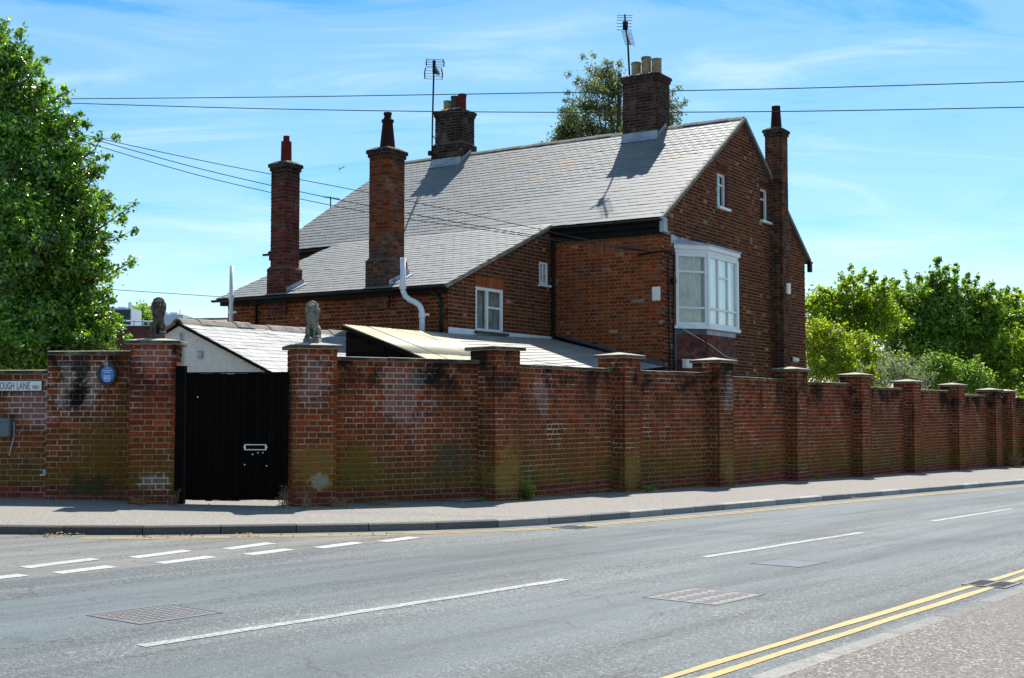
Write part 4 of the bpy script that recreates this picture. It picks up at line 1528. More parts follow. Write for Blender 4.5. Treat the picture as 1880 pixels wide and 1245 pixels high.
P_PURPLE = [(0.15, 0.030, 0.026), (0.12, 0.026, 0.024), (0.175, 0.038, 0.031), (0.10, 0.025, 0.023)]
P_ORANGE = [(0.20, 0.048, 0.015), (0.235, 0.058, 0.017), (0.16, 0.037, 0.015), (0.115, 0.031, 0.015)]
P_DARK = [(0.035, 0.022, 0.018), (0.024, 0.018, 0.016), (0.05, 0.028, 0.02), (0.018, 0.015, 0.014)]
P_DARKRED = [(0.06, 0.024, 0.019), (0.042, 0.021, 0.019), (0.085, 0.028, 0.022), (0.03, 0.02, 0.018)]
P_MID = [(0.12, 0.042, 0.021), (0.08, 0.031, 0.02), (0.17, 0.055, 0.024), (0.058, 0.026, 0.02)]
c1 = chimney('slender purple red stack with a red pot', 7.86, 8.36, -4.27, -3.80, 3.6, 4.70, 7.24, P_PURPLE, [(8.1, -4.03, .135, .125, .66, 'pot_red', 'step')], soot=0.45)
c2 = chimney('tall orange brick stack with a dark tapered pot', 4.78, 5.33, -4.27, -3.66, 3.6, 4.70, 7.24, P_ORANGE, [(5.05, -3.96, .185, .12, .86, 'pot_dark', 'cowl')], soot=0.26, dark_below=(5.35, [(0.11, 0.045, 0.03), (0.06, 0.036, 0.03), (0.22, 0.07, 0.03), (0.09, 0.06, 0.04)]))
c3 = chimney('sooty ridge stack with three short pots', 9.02, 9.98, 4.66, 5.42, 8.3, 9.47, 10.52, P_DARK,
             [(9.78, 5.04, .125, .12, .36, 'pot_buff', 'roll'), (9.50, 5.04, .125, .12, .47, 'pot_dark_grey', 'roll'), (9.22, 5.04, .125, .125, .50, 'pot_red', 'roll')], capm='lichen_cement')
c4 = chimney('broad ridge stack with three buff pots', 2.36, 3.45, 4.64, 5.42, 8.3, None, 10.66, P_DARKRED,
             [(3.22, 5.05, .14, .135, .45, 'pot_buff', 'roll'), (2.90, 5.05, .14, .135, .56, 'pot_buff', 'roll'), (2.58, 5.05, .14, .14, .46, 'pot_buff', 'plain')], capm='lichen_cement')
# stack climbing the gable outside
c5 = chimney('slim stack climbing the outside of the gable', -0.29, 0.20, 7.10, 7.60, -0.4, None, 9.24, P_MID, [(-0.05, 7.35, .16, .12, .66, 'pot_dark', 'plain')], soot=0.3)

# lead flashings at the chimneys
fl = MB()


def roof_pt(u, v, lift=0.0):
    z = EZ + v * TAN if v > 0.05 else 4.03 + (v + 4.46) * LTAN
    return H(u, v, z + lift)


def flash_strip(pts, h, off, name, mat='lead', parent=mroof):
    m = MB()
    for p, q in zip(pts[:-1], pts[1:]):
        m.prism([p + off, q + off, q + off + Z * h, p + off + Z * h], np.cross(q - p, Z) / np.linalg.norm(np.cross(q - p, Z)) * 0.006)
    return m.build(name, mat, house, parent=parent)


for (u0, u1, v0, v1, o_) in ((9.02 - .07, 9.98 + .07, 4.66 - .07, 5.107, c3), (2.36 - .02, 3.45 + .02, 4.64 - .02, 5.107, c4)):
    flash_strip([roof_pt(u1, v0, .02), roof_pt(u0, v0, .02)], 0.17, -V_ * 0.012, 'flashing', parent=o_)
    flash_strip([roof_pt(u0, v0, .02), roof_pt(u0, v1, .02)], 0.13, -U_ * 0.012, 'flashing', parent=o_)
    m = MB()
    m.prism([roof_pt(u1, v0 - .22, .035), roof_pt(u0 - .05, v0 - .22, .035), roof_pt(u0 - .05, v0, .035), roof_pt(u1, v0, .035)], nr0 * 0.004)
    m.build('flashing_apron', 'lead', house, parent=o_)
for (u0, v0, v1, o_) in ((7.86 - .07, -4.33, -3.72, c1), (4.78 - .07, -4.33, -3.58, c2)):
    flash_strip([roof_pt(u0, v0, .02), roof_pt(u0, v1, .02)], 0.12, -U_ * 0.012, 'flashing', parent=o_)
    m = MB()
    m.prism([roof_pt(u0 - .16, v0 + .1, .034), roof_pt(u0 - .16, v1, .034), roof_pt(u0, v1, .034), roof_pt(u0, v0, .034)], nl0 * 0.004)
    m.build('flashing_apron', 'lead', house, parent=o_)


# --- windows
def frame_bars(m, o, a, n, w, h, bar, depth, vbars, hbars):
    """outer frame and glazing bars on a plane; vbars (s, width, z0, z1), hbars (z, width, s0, s1)"""
    for s in (bar / 2, w - bar / 2):
        m.box(o + a * s + Z * h / 2, a * bar / 2, n * depth / 2, Z * h / 2)
    for z in (bar / 2, h - bar / 2):
        m.box(o + a * w / 2 + Z * z, a * (w / 2 - bar), n * (depth / 2), Z * bar / 2)
    for s, bw_, z0, z1 in vbars:
        m.box(o + a * s + Z * (z0 + z1) / 2, a * bw_ / 2, n * (depth / 2 - .003), Z * (z1 - z0) / 2)
    for z, bw_, s0, s1 in hbars:
        m.box(o + a * (s0 + s1) / 2 + Z * z, a * (s1 - s0) / 2, n * (depth / 2 - .006), Z * bw_ / 2)


def curtain(o, a, n, w, h, mat, parent, amp=0.015, waves=9, back=0.075, gap=None):
    m = MB()
    k = waves * 6
    xs = np.linspace(0, w, k + 1)
    ph = rng.uniform(0, 6)
    off = [amp * math.sin(2 * math.pi * x / w * waves + ph + 0.8 * math.sin(5 * x)) for x in xs]
    vs = [o + a * x - n * (back + d) for x, d in zip(xs, off)] + [o + a * x - n * (back + d * .8) + Z * h for x, d in zip(xs, off)]
    m.add(vs, [(i, i + 1, k + 2 + i, k + 1 + i) for i in range(k)])
    return m.build('curtain', mat, house, parent=parent, smooth=True)


def pane(o, a, n, s0, s1, z0, z1, parent, back=0.0):
    m = MB().box(o + a * (s0 + s1) / 2 + Z * (z0 + z1) / 2 - n * back, a * (s1 - s0) / 2, n * 0.003, Z * (z1 - z0) / 2)
    return m.build('pane', 'glass', house, parent=parent)


def xy(p): return np.asarray(p) * np.array([1, 1, 0])


# white casement in the low end wall
o = xy(vo) + V_ * VW[0] + Z * VW[2] + U_ * 0.05
w, h = VW[1] - VW[0], VW[3] - VW[2]
m = MB()
frame_bars(m, o, V_, -U_, w, h, 0.07, 0.075, [(0.50, 0.07, .07, h - .07)], [(h * .56, 0.05, 0.535, w - .07)])
win = m.build('window', 'white_gloss', house, bevel=0.004)
pane(o, V_, -U_, .07, .465, .07, h - .07, win); pane(o, V_, -U_, .535, w - .07, .07, h * .56 - .025, win); pane(o, V_, -U_, .535, w - .07, h * .56 + .025, h - .07, win)
curtain(o + Z * .05, V_, -U_, w, h - .06, 'curtain_grey', win, 0.022, 9)
MB().box(o + V_ * w / 2 - Z * 0.03 - U_ * 0.07, V_ * (w / 2 + .09), U_ * 0.09, Z * 0.03).build('window_sill', 'sill_green', house, parent=win)
MB().box(o + V_ * w / 2 + U_ * 0.6 + Z * h / 2, V_ * w / 2, U_ * 0.01, Z * h / 2).build('room_back', 'room_dark', house, parent=win)
# small window
o = xy(vo) + V_ * VS[0] + Z * VS[2] + U_ * 0.03
w, h = VS[1] - VS[0], VS[3] - VS[2]
m = MB()
frame_bars(m, o, V_, -U_, w, h, 0.055, 0.07, [(w / 2 - .01, 0.04, .055, h - .055)], [(h * .5, 0.03, w / 2 + .01, w - .055)])
win = m.build('window', 'white_gloss', house, bevel=0.004)
pane(o, V_, -U_, .055, w / 2 - .03, .055, h - .055, win); pane(o, V_, -U_, w / 2 + .01, w - .055, .055, h * .5 - .015, win); pane(o, V_, -U_, w / 2 + .01, w - .055, h * .5 + .015, h - .055, win)
MB().box(o + V_ * w / 2 - Z * 0.03 - U_ * 0.05, V_ * (w / 2 + .05), U_ * 0.07, Z * 0.025).build('window_sill', 'white_gloss', house, parent=win)
MB().box(o + V_ * w / 2 + U_ * 0.5 + Z * h / 2, V_ * w / 2, U_ * 0.01, Z * h / 2).build('room_back', 'room_dark', house, parent=win)
# gable windows
for W in (W1, W2):
    o = xy(go) + V_ * W[0] + Z * W[2] + U_ * 0.11
    w, h = W[1] - W[0], W[3] - W[2]
    m = MB()
    frame_bars(m, o, V_, -U_, w, h, 0.06, 0.07, [], [(h * .68, 0.045, .06, w - .06)])
    win = m.build('window', 'white_gloss', house, bevel=0.004)
    pane(o, V_, -U_, .06, w - .06, .06, h * .68 - .022, win); pane(o, V_, -U_, .06, w - .06, h * .68 + .022, h - .06, win)
    MB().box(o + V_ * (w / 2) - Z * 0.03 - U_ * 0.09, V_ * (w / 2 + .05), U_ * 0.105, Z * 0.032).build('window_sill', 'white_gloss', house, parent=win)
    for s in (0.004, w - 0.004):
        MB().box(o + V_ * s + Z * h / 2 - U_ * 0.054, V_ * 0.004, U_ * 0.048, Z * h / 2).build('reveal', 'red_wall', house, parent=win)
    MB().box(o + V_ * w / 2 + U_ * 0.5 + Z * h / 2, V_ * w / 2, U_ * 0.01, Z * h / 2).build('room_back', 'room_dark', house, parent=win)

# bay window
BZ0, BZ1 = 3.33, 5.08
plan = [H(0.08, 0.82, 0), H(-0.45, 1.50, 0), H(-0.45, 3.30, 0), H(0.08, 3.98, 0)]
bay = thing_holder = MB()
for i, (p, q) in enumerate(zip(plan[:-1], plan[1:])):
    a = unit(p, q); n = perp_right(a)
    ln = np.linalg.norm(q - p)
    o = xy(p) + Z * BZ0
    h = BZ1 - BZ0
    zt = 0.36 * h / 1.75 + 0.03
    if i == 1:
        t = ln / 3
        frame_bars(bay, o, a, n, ln, h, 0.075, 0.08, [(t, .05, .075, h - .075), (2 * t, .05, .075, h - .075)], [(0.43, .05, .075, t - .025), (0.43, .05, t + .025, 2 * t - .025), (0.43, .05, 2 * t + .025, ln - .075), (h - .52, .05, t + .025, 2 * t - .025)])
    else:
        frame_bars(bay, o, a, n, ln, h, 0.085, 0.08, [], [(0.43, .05, .085, ln - .085), (h - .45, .05, .085, ln - .085)])
# corner posts
for p in plan[1:3]:
    bay.box(xy(p) + Z * (BZ0 + BZ1) / 2, U_ * 0.055, V_ * 0.055, Z * (BZ1 - BZ0) / 2)
bayo = bay.build('bay_window', 'white_gloss', house, bevel=0.004)
for i, (p, q) in enumerate(zip(plan[:-1], plan[1:])):
    a = unit(p, q); n = perp_right(a); ln = np.linalg.norm(q - p); o = xy(p) + Z * BZ0; h = BZ1 - BZ0
    if i == 1:
        t = ln / 3
        for k in range(3):
            s0, s1 = (.075 if k == 0 else k * t + .025), (ln - .075 if k == 2 else (k + 1) * t - .025)
            pane(o, a, n, s0, s1, .075, .405, bayo)
            if k == 1:
                pane(o, a, n, s0, s1, .455, h - .545, bayo); pane(o, a, n, s0, s1, h - .495, h - .075, bayo)
            else:
                pane(o, a, n, s0, s1, .455, h - .075, bayo)
        curtain(o + a * .1 + Z * .02, a, n, ln - .2, h - .04, 'curtain_net', bayo, 0.014, 14, 0.085)
    else:
        for z0, z1 in ((.085, .405), (.455, h - .475), (h - .425, h - .085)):
            pane(o, a, n, .085, ln - .085, z0, z1, bayo)
        curtain(o + a * .1 + Z * .02, a, n, ln * .75, h - .04, 'curtain_cream', bayo, 0.030, 5, 0.10)
outer = lambda e: [H(0.06, 0.82 - e * .9, 0), H(-0.45 - e, 1.50 - e * .55, 0), H(-0.45 - e, 3.30 + e * .55, 0), H(0.06, 3.98 + e * .9, 0)]
for name, e, z0, z1, mt in (('bay_sill', 0.10, BZ0 - .075, BZ0 - 0.001, 'white_gloss'), ('bay_cornice', 0.045, BZ1 + .001, BZ1 + .085, 'white_gloss'), ('bay_cornice', 0.10, BZ1 + .0865, BZ1 + .19, 'white_gloss'), ('bay_roof', 0.13, BZ1 + .1915, BZ1 + .225, 'lead')):
    MB().prism([xy(p) + Z * z0 for p in outer(e)], Z * (z1 - z0)).build(name, mt, house, parent=bayo)
# sloped lead roof up to the wall, with a ragged upstand
m = MB()
b0 = [xy(p) + Z * (BZ1 + .226) for p in outer(0.09)]
t0_ = [H(0.07, 1.0, BZ1 + .36), H(0.07, 3.8, BZ1 + .36)]
m.add(b0 + t0_, [(0, 1, 4), (1, 2, 5, 4), (2, 3, 5)])
m.build('bay_roof_slope', 'lead', house, parent=bayo)
m = MB()
xs = np.linspace(0.56, 2.15, 17)
up = [0.30 + rng.normal(0, .022) - .05 * (x - .56) for x in xs]
poly = [H(0.070, x, BZ1 + .21) for x in xs] + [H(0.070, x, BZ1 + .12 + u_) for x, u_ in list(zip(xs, up))[::-1]]
m.prism(poly, -U_ * 0.012)
m.build('flashing', 'lead', house, parent=bayo)
# tile hung apron
apo = MB()
ap_plan = [H(0.078, 0.90, 0), H(-0.40, 1.52, 0), H(-0.40, 3.28, 0), H(0.078, 3.90, 0)]
apo.prism([xy(p) + Z * 1.95 for p in ap_plan], Z * (BZ0 - .08 - 1.95))
apron = apo.build('bay_apron', 'dark_timber', house)
CLAY = [(0.13, 0.045, 0.040), (0.10, 0.038, 0.038), (0.16, 0.055, 0.045), (0.085, 0.036, 0.038), (0.19, 0.06, 0.04)]
for p, q in zip(ap_plan[:-1], ap_plan[1:]):
    a = unit(p, q); n = perp_right(a); ln = np.linalg.norm(q - p)
    for r in range(11):
        z = 1.98 + r * 0.105
        if z > 3.06: break
        x = -(r % 2) * 0.085
        while x < ln:
            x0, x1 = max(x, 0), min(x + .168, ln)
            if x1 - x0 > .04:
                tl = 0.07 + rng.normal(0, .01)
                az = Z * math.cos(tl) - n * math.sin(tl)
                piece(house, apron, 'tile', 'tile_clay', xy(p) + a * (x0 + x1) / 2 + n * (0.012 + rng.normal(0, .0015)) + Z * (z + .065), a, np.cross(az, a) * (1 if np.dot(np.cross(az, a), n) > 0 else -1), az, (x1 - x0 - .006, .013, .14), pick(CLAY))
            x += .17
    MB().box(xy(p) + a * ln / 2 + n * 0.022 + Z * 3.19, a * (ln / 2 + .02), n * 0.006, Z * 0.06).build('apron_flashing', 'lead' if abs(a @ V_) > .95 else 'dark_lead', house, parent=apron)
MB().box(H(0.066, 0.80, 2.62), V_ * 0.07, U_ * 0.006, Z * 0.60).build('apron_flashing', 'dark_lead', house, parent=apron)

# flashing where the lean-to meets the low end wall
m = MB()
m.box(H(3.115, -2.05, 3.045), V_ * 2.2, U_ * 0.006, Z * 0.075)
m.build('wall_flashing', 'white_pipe', house)

# --- slate lean-to between the house and the boundary wall
def lean_pt(u, v, lift=0.0):
    k = (v + 4.86) / 5.0
    return H(u, v, 2.955 + .10 * k - (0.338 - .09 * k) * (3.1 - u) + lift)


m = MB()
vs_ = np.linspace(-4.92, 0.14, 9)
top_ = [lean_pt(3.1, v) for v in vs_] + [lean_pt(0.08, v) for v in vs_[::-1]]
n_ = len(vs_)
m.add(top_ + [p - Z * .06 for p in top_], [(i, i + 1, 2 * n_ - 2 - i, 2 * n_ - 1 - i) for i in range(n_ - 1)] + [(i, (i + 1) % (2 * n_), (i + 1) % (2 * n_) + 2 * n_, i + 2 * n_) for i in range(2 * n_)])
lto = m.build('lean_to_roof', 'dark_timber', house)
g_ = 0.20
for r in range(15):
    x = -4.93 - (r % 2) * .135
    while x < 0.13:
        x0, x1 = max(x, -4.93), min(x + .27, 0.13)
        if x1 - x0 > .05:
            u0 = 0.08 + r * g_
            a_ = lean_pt(u0, (x0 + x1) / 2); b_ = lean_pt(u0 + .26, (x0 + x1) / 2)
            az = (b_ - a_) / np.linalg.norm(b_ - a_)
            ax = lean_pt(u0, x1) - lean_pt(u0, x0); ax /= np.linalg.norm(ax)
            ay = np.cross(az, ax); ay /= np.linalg.norm(ay)
            if ay[2] < 0: ay = -ay
            tl = .05 + rng.normal(0, .004)
            az2 = az * math.cos(tl) - ay * math.sin(tl)
            ay2 = ay * math.cos(tl) + az * math.sin(tl)
            piece(house, lto, 'slate', 'shed_slate', (a_ + b_) / 2 + ay * .012, ax, ay2, az2, (x1 - x0 - .005, .011, .265), pick([(0.26, 0.25, 0.225), (0.23, 0.225, 0.21), (0.29, 0.275, 0.24)], spread=.1))
        x += .27
MB().box(H(0.2, -2.4, 0.8), U_ * 0.1, V_ * 2.4, Z * 1.3).build('lean_to_wall', 'red_wall', house)
m = MB()
a_, b_ = H(3.05, 0.165, 3.06), H(0.10, 0.165, 2.28)
m.prism([a_, b_, b_ + Z * .14, a_ + Z * .14], V_ * 0.006)
m.build('wall_flashing', 'dark_lead', house)

# --- corrugated store
cs = thing('corrugated_store', H(2, -6.3, 0), 'dark boarded store with a cream corrugated sheet roof behind the wall', 'shed')
CT = 0.345
csu = np.array([*(U_[:2]), CT]); csu /= np.linalg.norm(csu)
ncs = np.cross(V_, csu)
if ncs[2] < 0: ncs = -ncs
ridge0 = H(3.10, -7.78, 2.95)
for row, (d0, d1, lift) in enumerate(((0.0, 1.78, 0.012), (1.70, 3.2, 0.0))):
    for k in range(4):
        v0 = k * 0.755
        m = MB()
        n = 10 * 6 + 1
        vs, fs = [], []
        wob_ = rng.normal(0, .008)
        for i in range(n):
            x = v0 + i * 0.80 / (n - 1)
            zc = 0.016 * math.cos(2 * math.pi * x / 0.076)
            for d in (d0 + wob_, (d0 + d1) / 2, d1 + wob_):
                vs.append(ridge0 + V_ * x - csu * d + ncs * (zc + lift + 0.003 * (k % 2)))
        for i in range(n - 1):
            for j in range(2):
                fs.append((i * 3 + j, i * 3 + j + 1, (i + 1) * 3 + j + 1, (i + 1) * 3 + j))
        o = m.add(vs, fs).build('roof_sheet', 'corrugated_sheet', cs, smooth=True)
        so = o.modifiers.new('solid', 'SOLIDIFY'); so.thickness = 0.005
m = MB()
m.bar(ridge0 - V_ * 0.01 - ncs * 0.035, ridge0 - V_ * 0.01 - csu * 3.15 - ncs * 0.035, 0.03, 0.055, up=ncs)
m.build('barge_board', 'dark_timber', cs)
for r in range(22):
    z0 = 0.0 + r * 0.135
    umax, umin = 3.08, 0.25
    ulo = max(umin, 3.10 - (2.95 - 0.05 - (z0 + .135)) / CT)
    if ulo > umax - .1: break
    c = H((umax + ulo) / 2, -7.72, z0 + .067)
    t = rng.uniform(.7, 1.4)
    piece(cs, cs.obj, 'board', 'board_wood', c, -U_, -V_, Z, (umax - ulo, .022, .13), (0.011 * t, 0.006 * t, 0.005 * t))
MB().prism([H(3.07, -7.70, 0), H(0.3, -7.70, 0), H(0.3, -7.70, 1.93), H(3.07, -7.70, 2.86)], V_ * 0.03).build('end_wall', 'dark_timber', cs)
MB().box(H(3.07, -6.0, 1.42), U_ * 0.02, V_ * 1.68, Z * 1.42).build('back_wall', 'dark_timber', cs)

# --- white gabled shed behind the gate
shed = thing('garden_shed', (-5.5, 23.5, -0.15), 'low white gabled shed with a mossy slate roof behind the black gate', 'shed')
SA = np.array([-6.12, 23.0, 0.0])
ST = 0.406
SHP = lambda du, dv, z: SA + U_ * du + V_ * dv + Z * z
SR = 2.94
DV = 5.55
core = None
m = MB()
m.prism([SHP(-2.28, 0.02, -0.4), SHP(1.35, 0.02, -0.4), SHP(1.35, 0.02, SR - .06 - 1.35 * ST), SHP(0, 0.02, SR - .06), SHP(-2.28, 0.02, SR - .06 - 2.28 * ST)], V_ * 0.2)
sg = m.build('gable_wall', 'white_render', shed)
piece_mat('white_brick', [((0.50, 0.47, 0.41), 2.0, 0.60, 0.75, None, None, 0.5)], rough=0.7, grain=12, bmp=0.001, gr=(0.93, 1.06))


def shed_span(z):
    d = (SR - .09 - z) / ST
    return [(max(-1.3, -d) + 2.0, min(2.25, d) + 2.0)] if d > .1 else []


brick_face(shed, sg, None, SHP(2.0, 0.012, 0), -U_, -V_, 1.5, 2.88, shed_span, 'white_brick', lambda s, z: tuple(rng.uniform(.96, 1.03) * x for x in (0.70, 0.68, 0.62)), 0.085, core_on=False, joint=0.007)
hkp = SHP(-0.55, 0.0, 2.38)
m = MB()
m.box(hkp - V_ * .02, U_ * .05, V_ * .012, Z * .012)
m.box(hkp - V_ * .02 - U_ * .035 - Z * .06, U_ * .03, V_ * .012, Z * .06)
m.box(hkp - V_ * .02 + U_ * .03 - Z * .10, U_ * .028, V_ * .010, Z * .025)
m.build('wall_bracket', 'lead', shed, parent=sg)
MB().tube([SHP(-0.06, -0.03, 2.74), SHP(-0.10, -0.03, 2.5), SHP(-0.10, -0.03, 1.2)], 0.02, 8).build('cable', 'lead', shed, parent=sg)
for sgn, wd in ((-1, 2.42), (1, 1.62)):
    ss = np.array([*(U_[:2] * -sgn), ST]); ss /= np.linalg.norm(ss)
    o0 = SHP(sgn * wd, -0.07, SR - wd * ST)
    ln = wd / abs(U_ @ ss)
    nn = np.cross(V_, ss)
    if nn[2] < 0: nn = -nn
    m = MB()
    m.prism([o0, o0 + V_ * DV, o0 + V_ * DV + ss * ln, o0 + ss * ln], -nn * 0.05)
    ro = m.build('roof_slope', 'dark_timber', shed)
    if sgn < 0:
        slates(shed, ro, o0, V_, ss, ln, 0.20, 0.27, lambda d: (-0.01, DV), 'shed_slate', [(0.19, 0.20, 0.21), (0.16, 0.17, 0.18), (0.215, 0.22, 0.22), (0.13, 0.14, 0.15)], rough=2.2, jitter=2.0)
    else:
        slates(shed, ro, o0, V_, ss, ln, 0.20, 0.27, lambda d: (-0.01, DV), 'tile_clay', [(0.20, 0.10, 0.07), (0.16, 0.09, 0.07)], kind='tile')
    m = MB()
    m.bar(o0 - V_ * 0.012 - Z * .018, o0 + ss * ln - V_ * 0.012 - Z * .018, 0.03, 0.05, up=nn)
    m.build('barge_board', 'dark_timber' if sgn < 0 else 'red_tiles', shed)
for i in range(12):
    v0 = -0.06 + i * 0.465
    wv = rng.normal(0, .008)
    prof = [(-0.17, -0.075), (-0.07, 0.015), (0, 0.04), (0.07, 0.015), (0.17, -0.075)]
    pts = [SHP(p[0], v0, SR + .035 + p[1] + wv) for p in prof]
    MB().prism(pts + [p - Z * .025 for p in pts[::-1]], V_ * 0.455).build('ridge_tile', 'ridge_stone', shed, parent=ro)

# lead and slates in the gap beside the low wing
yd = MB()
yd.add([H(8, -9.5, -0.16), H(-1.0, -9.5, -0.16), H(-1.0, 0, -0.16), H(8, 0, -0.16)], [(0, 1, 2, 3)])
tag(yd.build('yard_path', 'yard'), kind='structure')
pth = MB()
pth.add([np.array([-5.3, 19.5, ground_z(-5.3, 19.5, .092)]), np.array([-3.2, 19.3, ground_z(-3.2, 19.3, .092)]), np.array([-3.0, 22.0, ground_z(-3, 22, .092)]), np.array([-6.0, 22.6, ground_z(-6, 22.6, .092)])], [(0, 1, 2, 3)])
tag(pth.build('garden_path', 'yard'), kind='structure')

# ---------------------------------------------------------------- stone lions
def lion(name, base, yaw, mat, label, scale=1.0):
    """a seated lion on a small plinth: ellipsoids fused by a voxel remesh into one body"""
    th = thing(name, base, label, 'statue', 'seated lion statues on the gate piers')
    import bmesh
    bm = bmesh.new()

    def ell(c, r, rot=None, seg=12):
        M = Matrix.Translation(Vector(c)) @ (rot.to_matrix().to_4x4() if rot else Matrix.Identity(4)) @ Matrix.Diagonal((*r, 1))
        bmesh.ops.create_uvsphere(bm, u_segments=seg, v_segments=8, radius=1.0, matrix=M)
    from mathutils import Euler
    E_ = lambda x=0, y=0, z=0: Euler((R(x), R(y), R(z)))
    # y- is forward
    ell((0, 0.035, 0.20), (0.088, 0.075, 0.155), E_(14))         # upright trunk
    ell((0, -0.02, 0.255), (0.080, 0.07, 0.12), E_(8))          # chest
    for s in (-1, 1):
        ell((s * 0.080, 0.055, 0.125), (0.042, 0.09, 0.085), E_(-15))    # haunch
        ell((s * 0.088, -0.035, 0.062), (0.026, 0.062, 0.022))           # hind paw
        ell((s * 0.045, -0.055, 0.165), (0.027, 0.03, 0.115), E_(-3))    # foreleg
        ell((s * 0.047, -0.082, 0.060), (0.031, 0.045, 0.023))           # fore paw
        ell((s * 0.058, -0.010, 0.300), (0.04, 0.05, 0.075), E_(0, s * 12))   # shoulder and mane lock
        ell((s * 0.066, 0.005, 0.455), (0.022, 0.016, 0.022))            # ear
        ell((s * 0.028, -0.098, 0.392), (0.024, 0.025, 0.020))           # cheek of the muzzle
        ell((s * 0.031, -0.088, 0.440), (0.022, 0.018, 0.013))           # brow
        ell((s * 0.070, -0.030, 0.375), (0.034, 0.045, 0.075))           # mane beside the face
    ell((0, 0.005, 0.405), (0.082, 0.078, 0.090))                # head and mane
    ell((0, 0.02, 0.470), (0.055, 0.06, 0.035))                  # mane on top
    ell((0, -0.060, 0.412), (0.050, 0.05, 0.058))                # face
    ell((0, -0.095, 0.412), (0.018, 0.032, 0.028))               # nose
    ell((0, -0.092, 0.365), (0.028, 0.026, 0.018))               # chin
    ell((0, -0.055, 0.335), (0.055, 0.05, 0.05))                 # beard
    ell((0.07, 0.10, 0.07), (0.05, 0.03, 0.022), E_(0, 0, 30))   # tail
    for k in range(46):                                           # locks of the mane
        t = random.uniform(-.15, 1.15) * math.pi
        ring = random.choice((0, 1, 2))
        rr = (.078, .090, .088)[ring]
        ell((math.cos(t) * rr, (-.035, .0, .035)[ring], .385 + math.sin(t) * rr * 1.02), (.016, .020, .030), E_(random.uniform(-25, 25), math.degrees(-t) + 90, 0), 8)
    for k in range(26):
        ell((random.uniform(-.07, .07), -.075 + random.uniform(-.012, .012), random.uniform(.235, .335)), (.013, .013, .030), E_(random.uniform(-15, 15)), 8)
    me = bpy.data.meshes.new('body')
    bm.to_mesh(me)
    bm.free()
    tmp = bpy.data.objects.new('body', me)
    COL.objects.link(tmp)
    rm = tmp.modifiers.new('fuse', 'REMESH')
    rm.mode = 'VOXEL'
    rm.voxel_size = 0.0065
    tex = bpy.data.textures.new('carving', 'CLOUDS')
    tex.noise_scale = 0.035
    tex.noise_depth = 3
    dp = tmp.modifiers.new('carve', 'DISPLACE')
    dp.texture = tex
    dp.strength = 0.014
    dp.mid_level = 0.5
    dg = bpy.context.evaluated_depsgraph_get()
    me2 = bpy.data.meshes.new_from_object(tmp.evaluated_get(dg))
    bpy.data.objects.remove(tmp)
    me2.materials.clear()
    me2.materials.append(MATS[mat])
    me2.name = 'body'
    ob = bpy.data.objects.new('body', me2)
    COL.objects.link(ob)
    ob.parent = th.obj
    ob.location = (0, 0, 0.0)
    rot = Matrix.Rotation(yaw, 4, 'Z')
    th.obj.rotation_euler = (0, 0, yaw)
    th.obj.scale = (scale * .88, scale * .92, scale * 1.10)
    vs = []
    m = MB()
    m.add([np.array(base) + np.array(p) for p in [(-.125, -.13, -.03), (.125, -.13, -.03), (.125, .15, -.03), (-.125, .15, -.03), (-.112, -.118, .045), (.112, -.118, .045), (.112, .135, .045), (-.112, .135, .045)]],
          [(0, 1, 5, 4), (1, 2, 6, 5), (2, 3, 7, 6), (3, 0, 4, 7), (4, 5, 6, 7), (3, 2, 1, 0)])
    m.build('plinth', mat, th, bevel=0.008)
    return th


b = P_G2[1] + Z * (P_G2[2] + 0.0)
lion('lion_statue', (b[0], b[1], b[2] - 0.0), R(-2), 'statue_stone', 'pale grey stone lion seated on the pier between the gate and the long wall', 1.16)
b = P_G1[1] + Z * (P_G1[2] + 0.0)
lion('lion_statue', (b[0] + .02, b[1], b[2]), R(10), 'dark_statue_stone', 'dark brown weathered lion seated on the pier beside the blue plaque', 1.16)


# ---------------------------------------------------------------- signs, boxes, small fixtures
def text_mesh(body, size, sx=1.0):
    cu = bpy.data.curves.new('lettering', 'FONT')
    cu.body = body
    cu.size = size
    cu.extrude = 0.0012
    o = bpy.data.objects.new('lettering', cu)
    COL.objects.link(o)
    dg = bpy.context.evaluated_depsgraph_get()
    me = bpy.data.meshes.new_from_object(o.evaluated_get(dg))
    bpy.data.objects.remove(o)
    return me


def put_text(me, x0, z0, y, width, height, mat, th, parent, align='stretch'):
    """text laid on a wall facing the viewer, its lower left corner at x0, z0"""
    co = np.empty(len(me.vertices) * 3)
    me.vertices.foreach_get('co', co)
    co = co.reshape(-1, 3)
    lo, hi = co.min(0), co.max(0)
    k = np.zeros_like(co)
    k[:, 0] = x0 + (co[:, 0] - lo[0]) / (hi[0] - lo[0]) * width
    k[:, 2] = z0 + (co[:, 1] - lo[1]) / (hi[1] - lo[1]) * height
    k[:, 1] = y - (co[:, 2] - lo[2])
    k -= th.base
    me.vertices.foreach_set('co', k.ravel())
    me.materials.clear()
    me.materials.append(MATS[mat])
    me.update()
    o = bpy.data.objects.new('lettering', me)
    COL.objects.link(o)
    o.parent = parent
    return o


def lane_y(x):
    return 20.19 + (20.35 - 20.19) * (-7.472 - x) / (12.6 - 7.472)


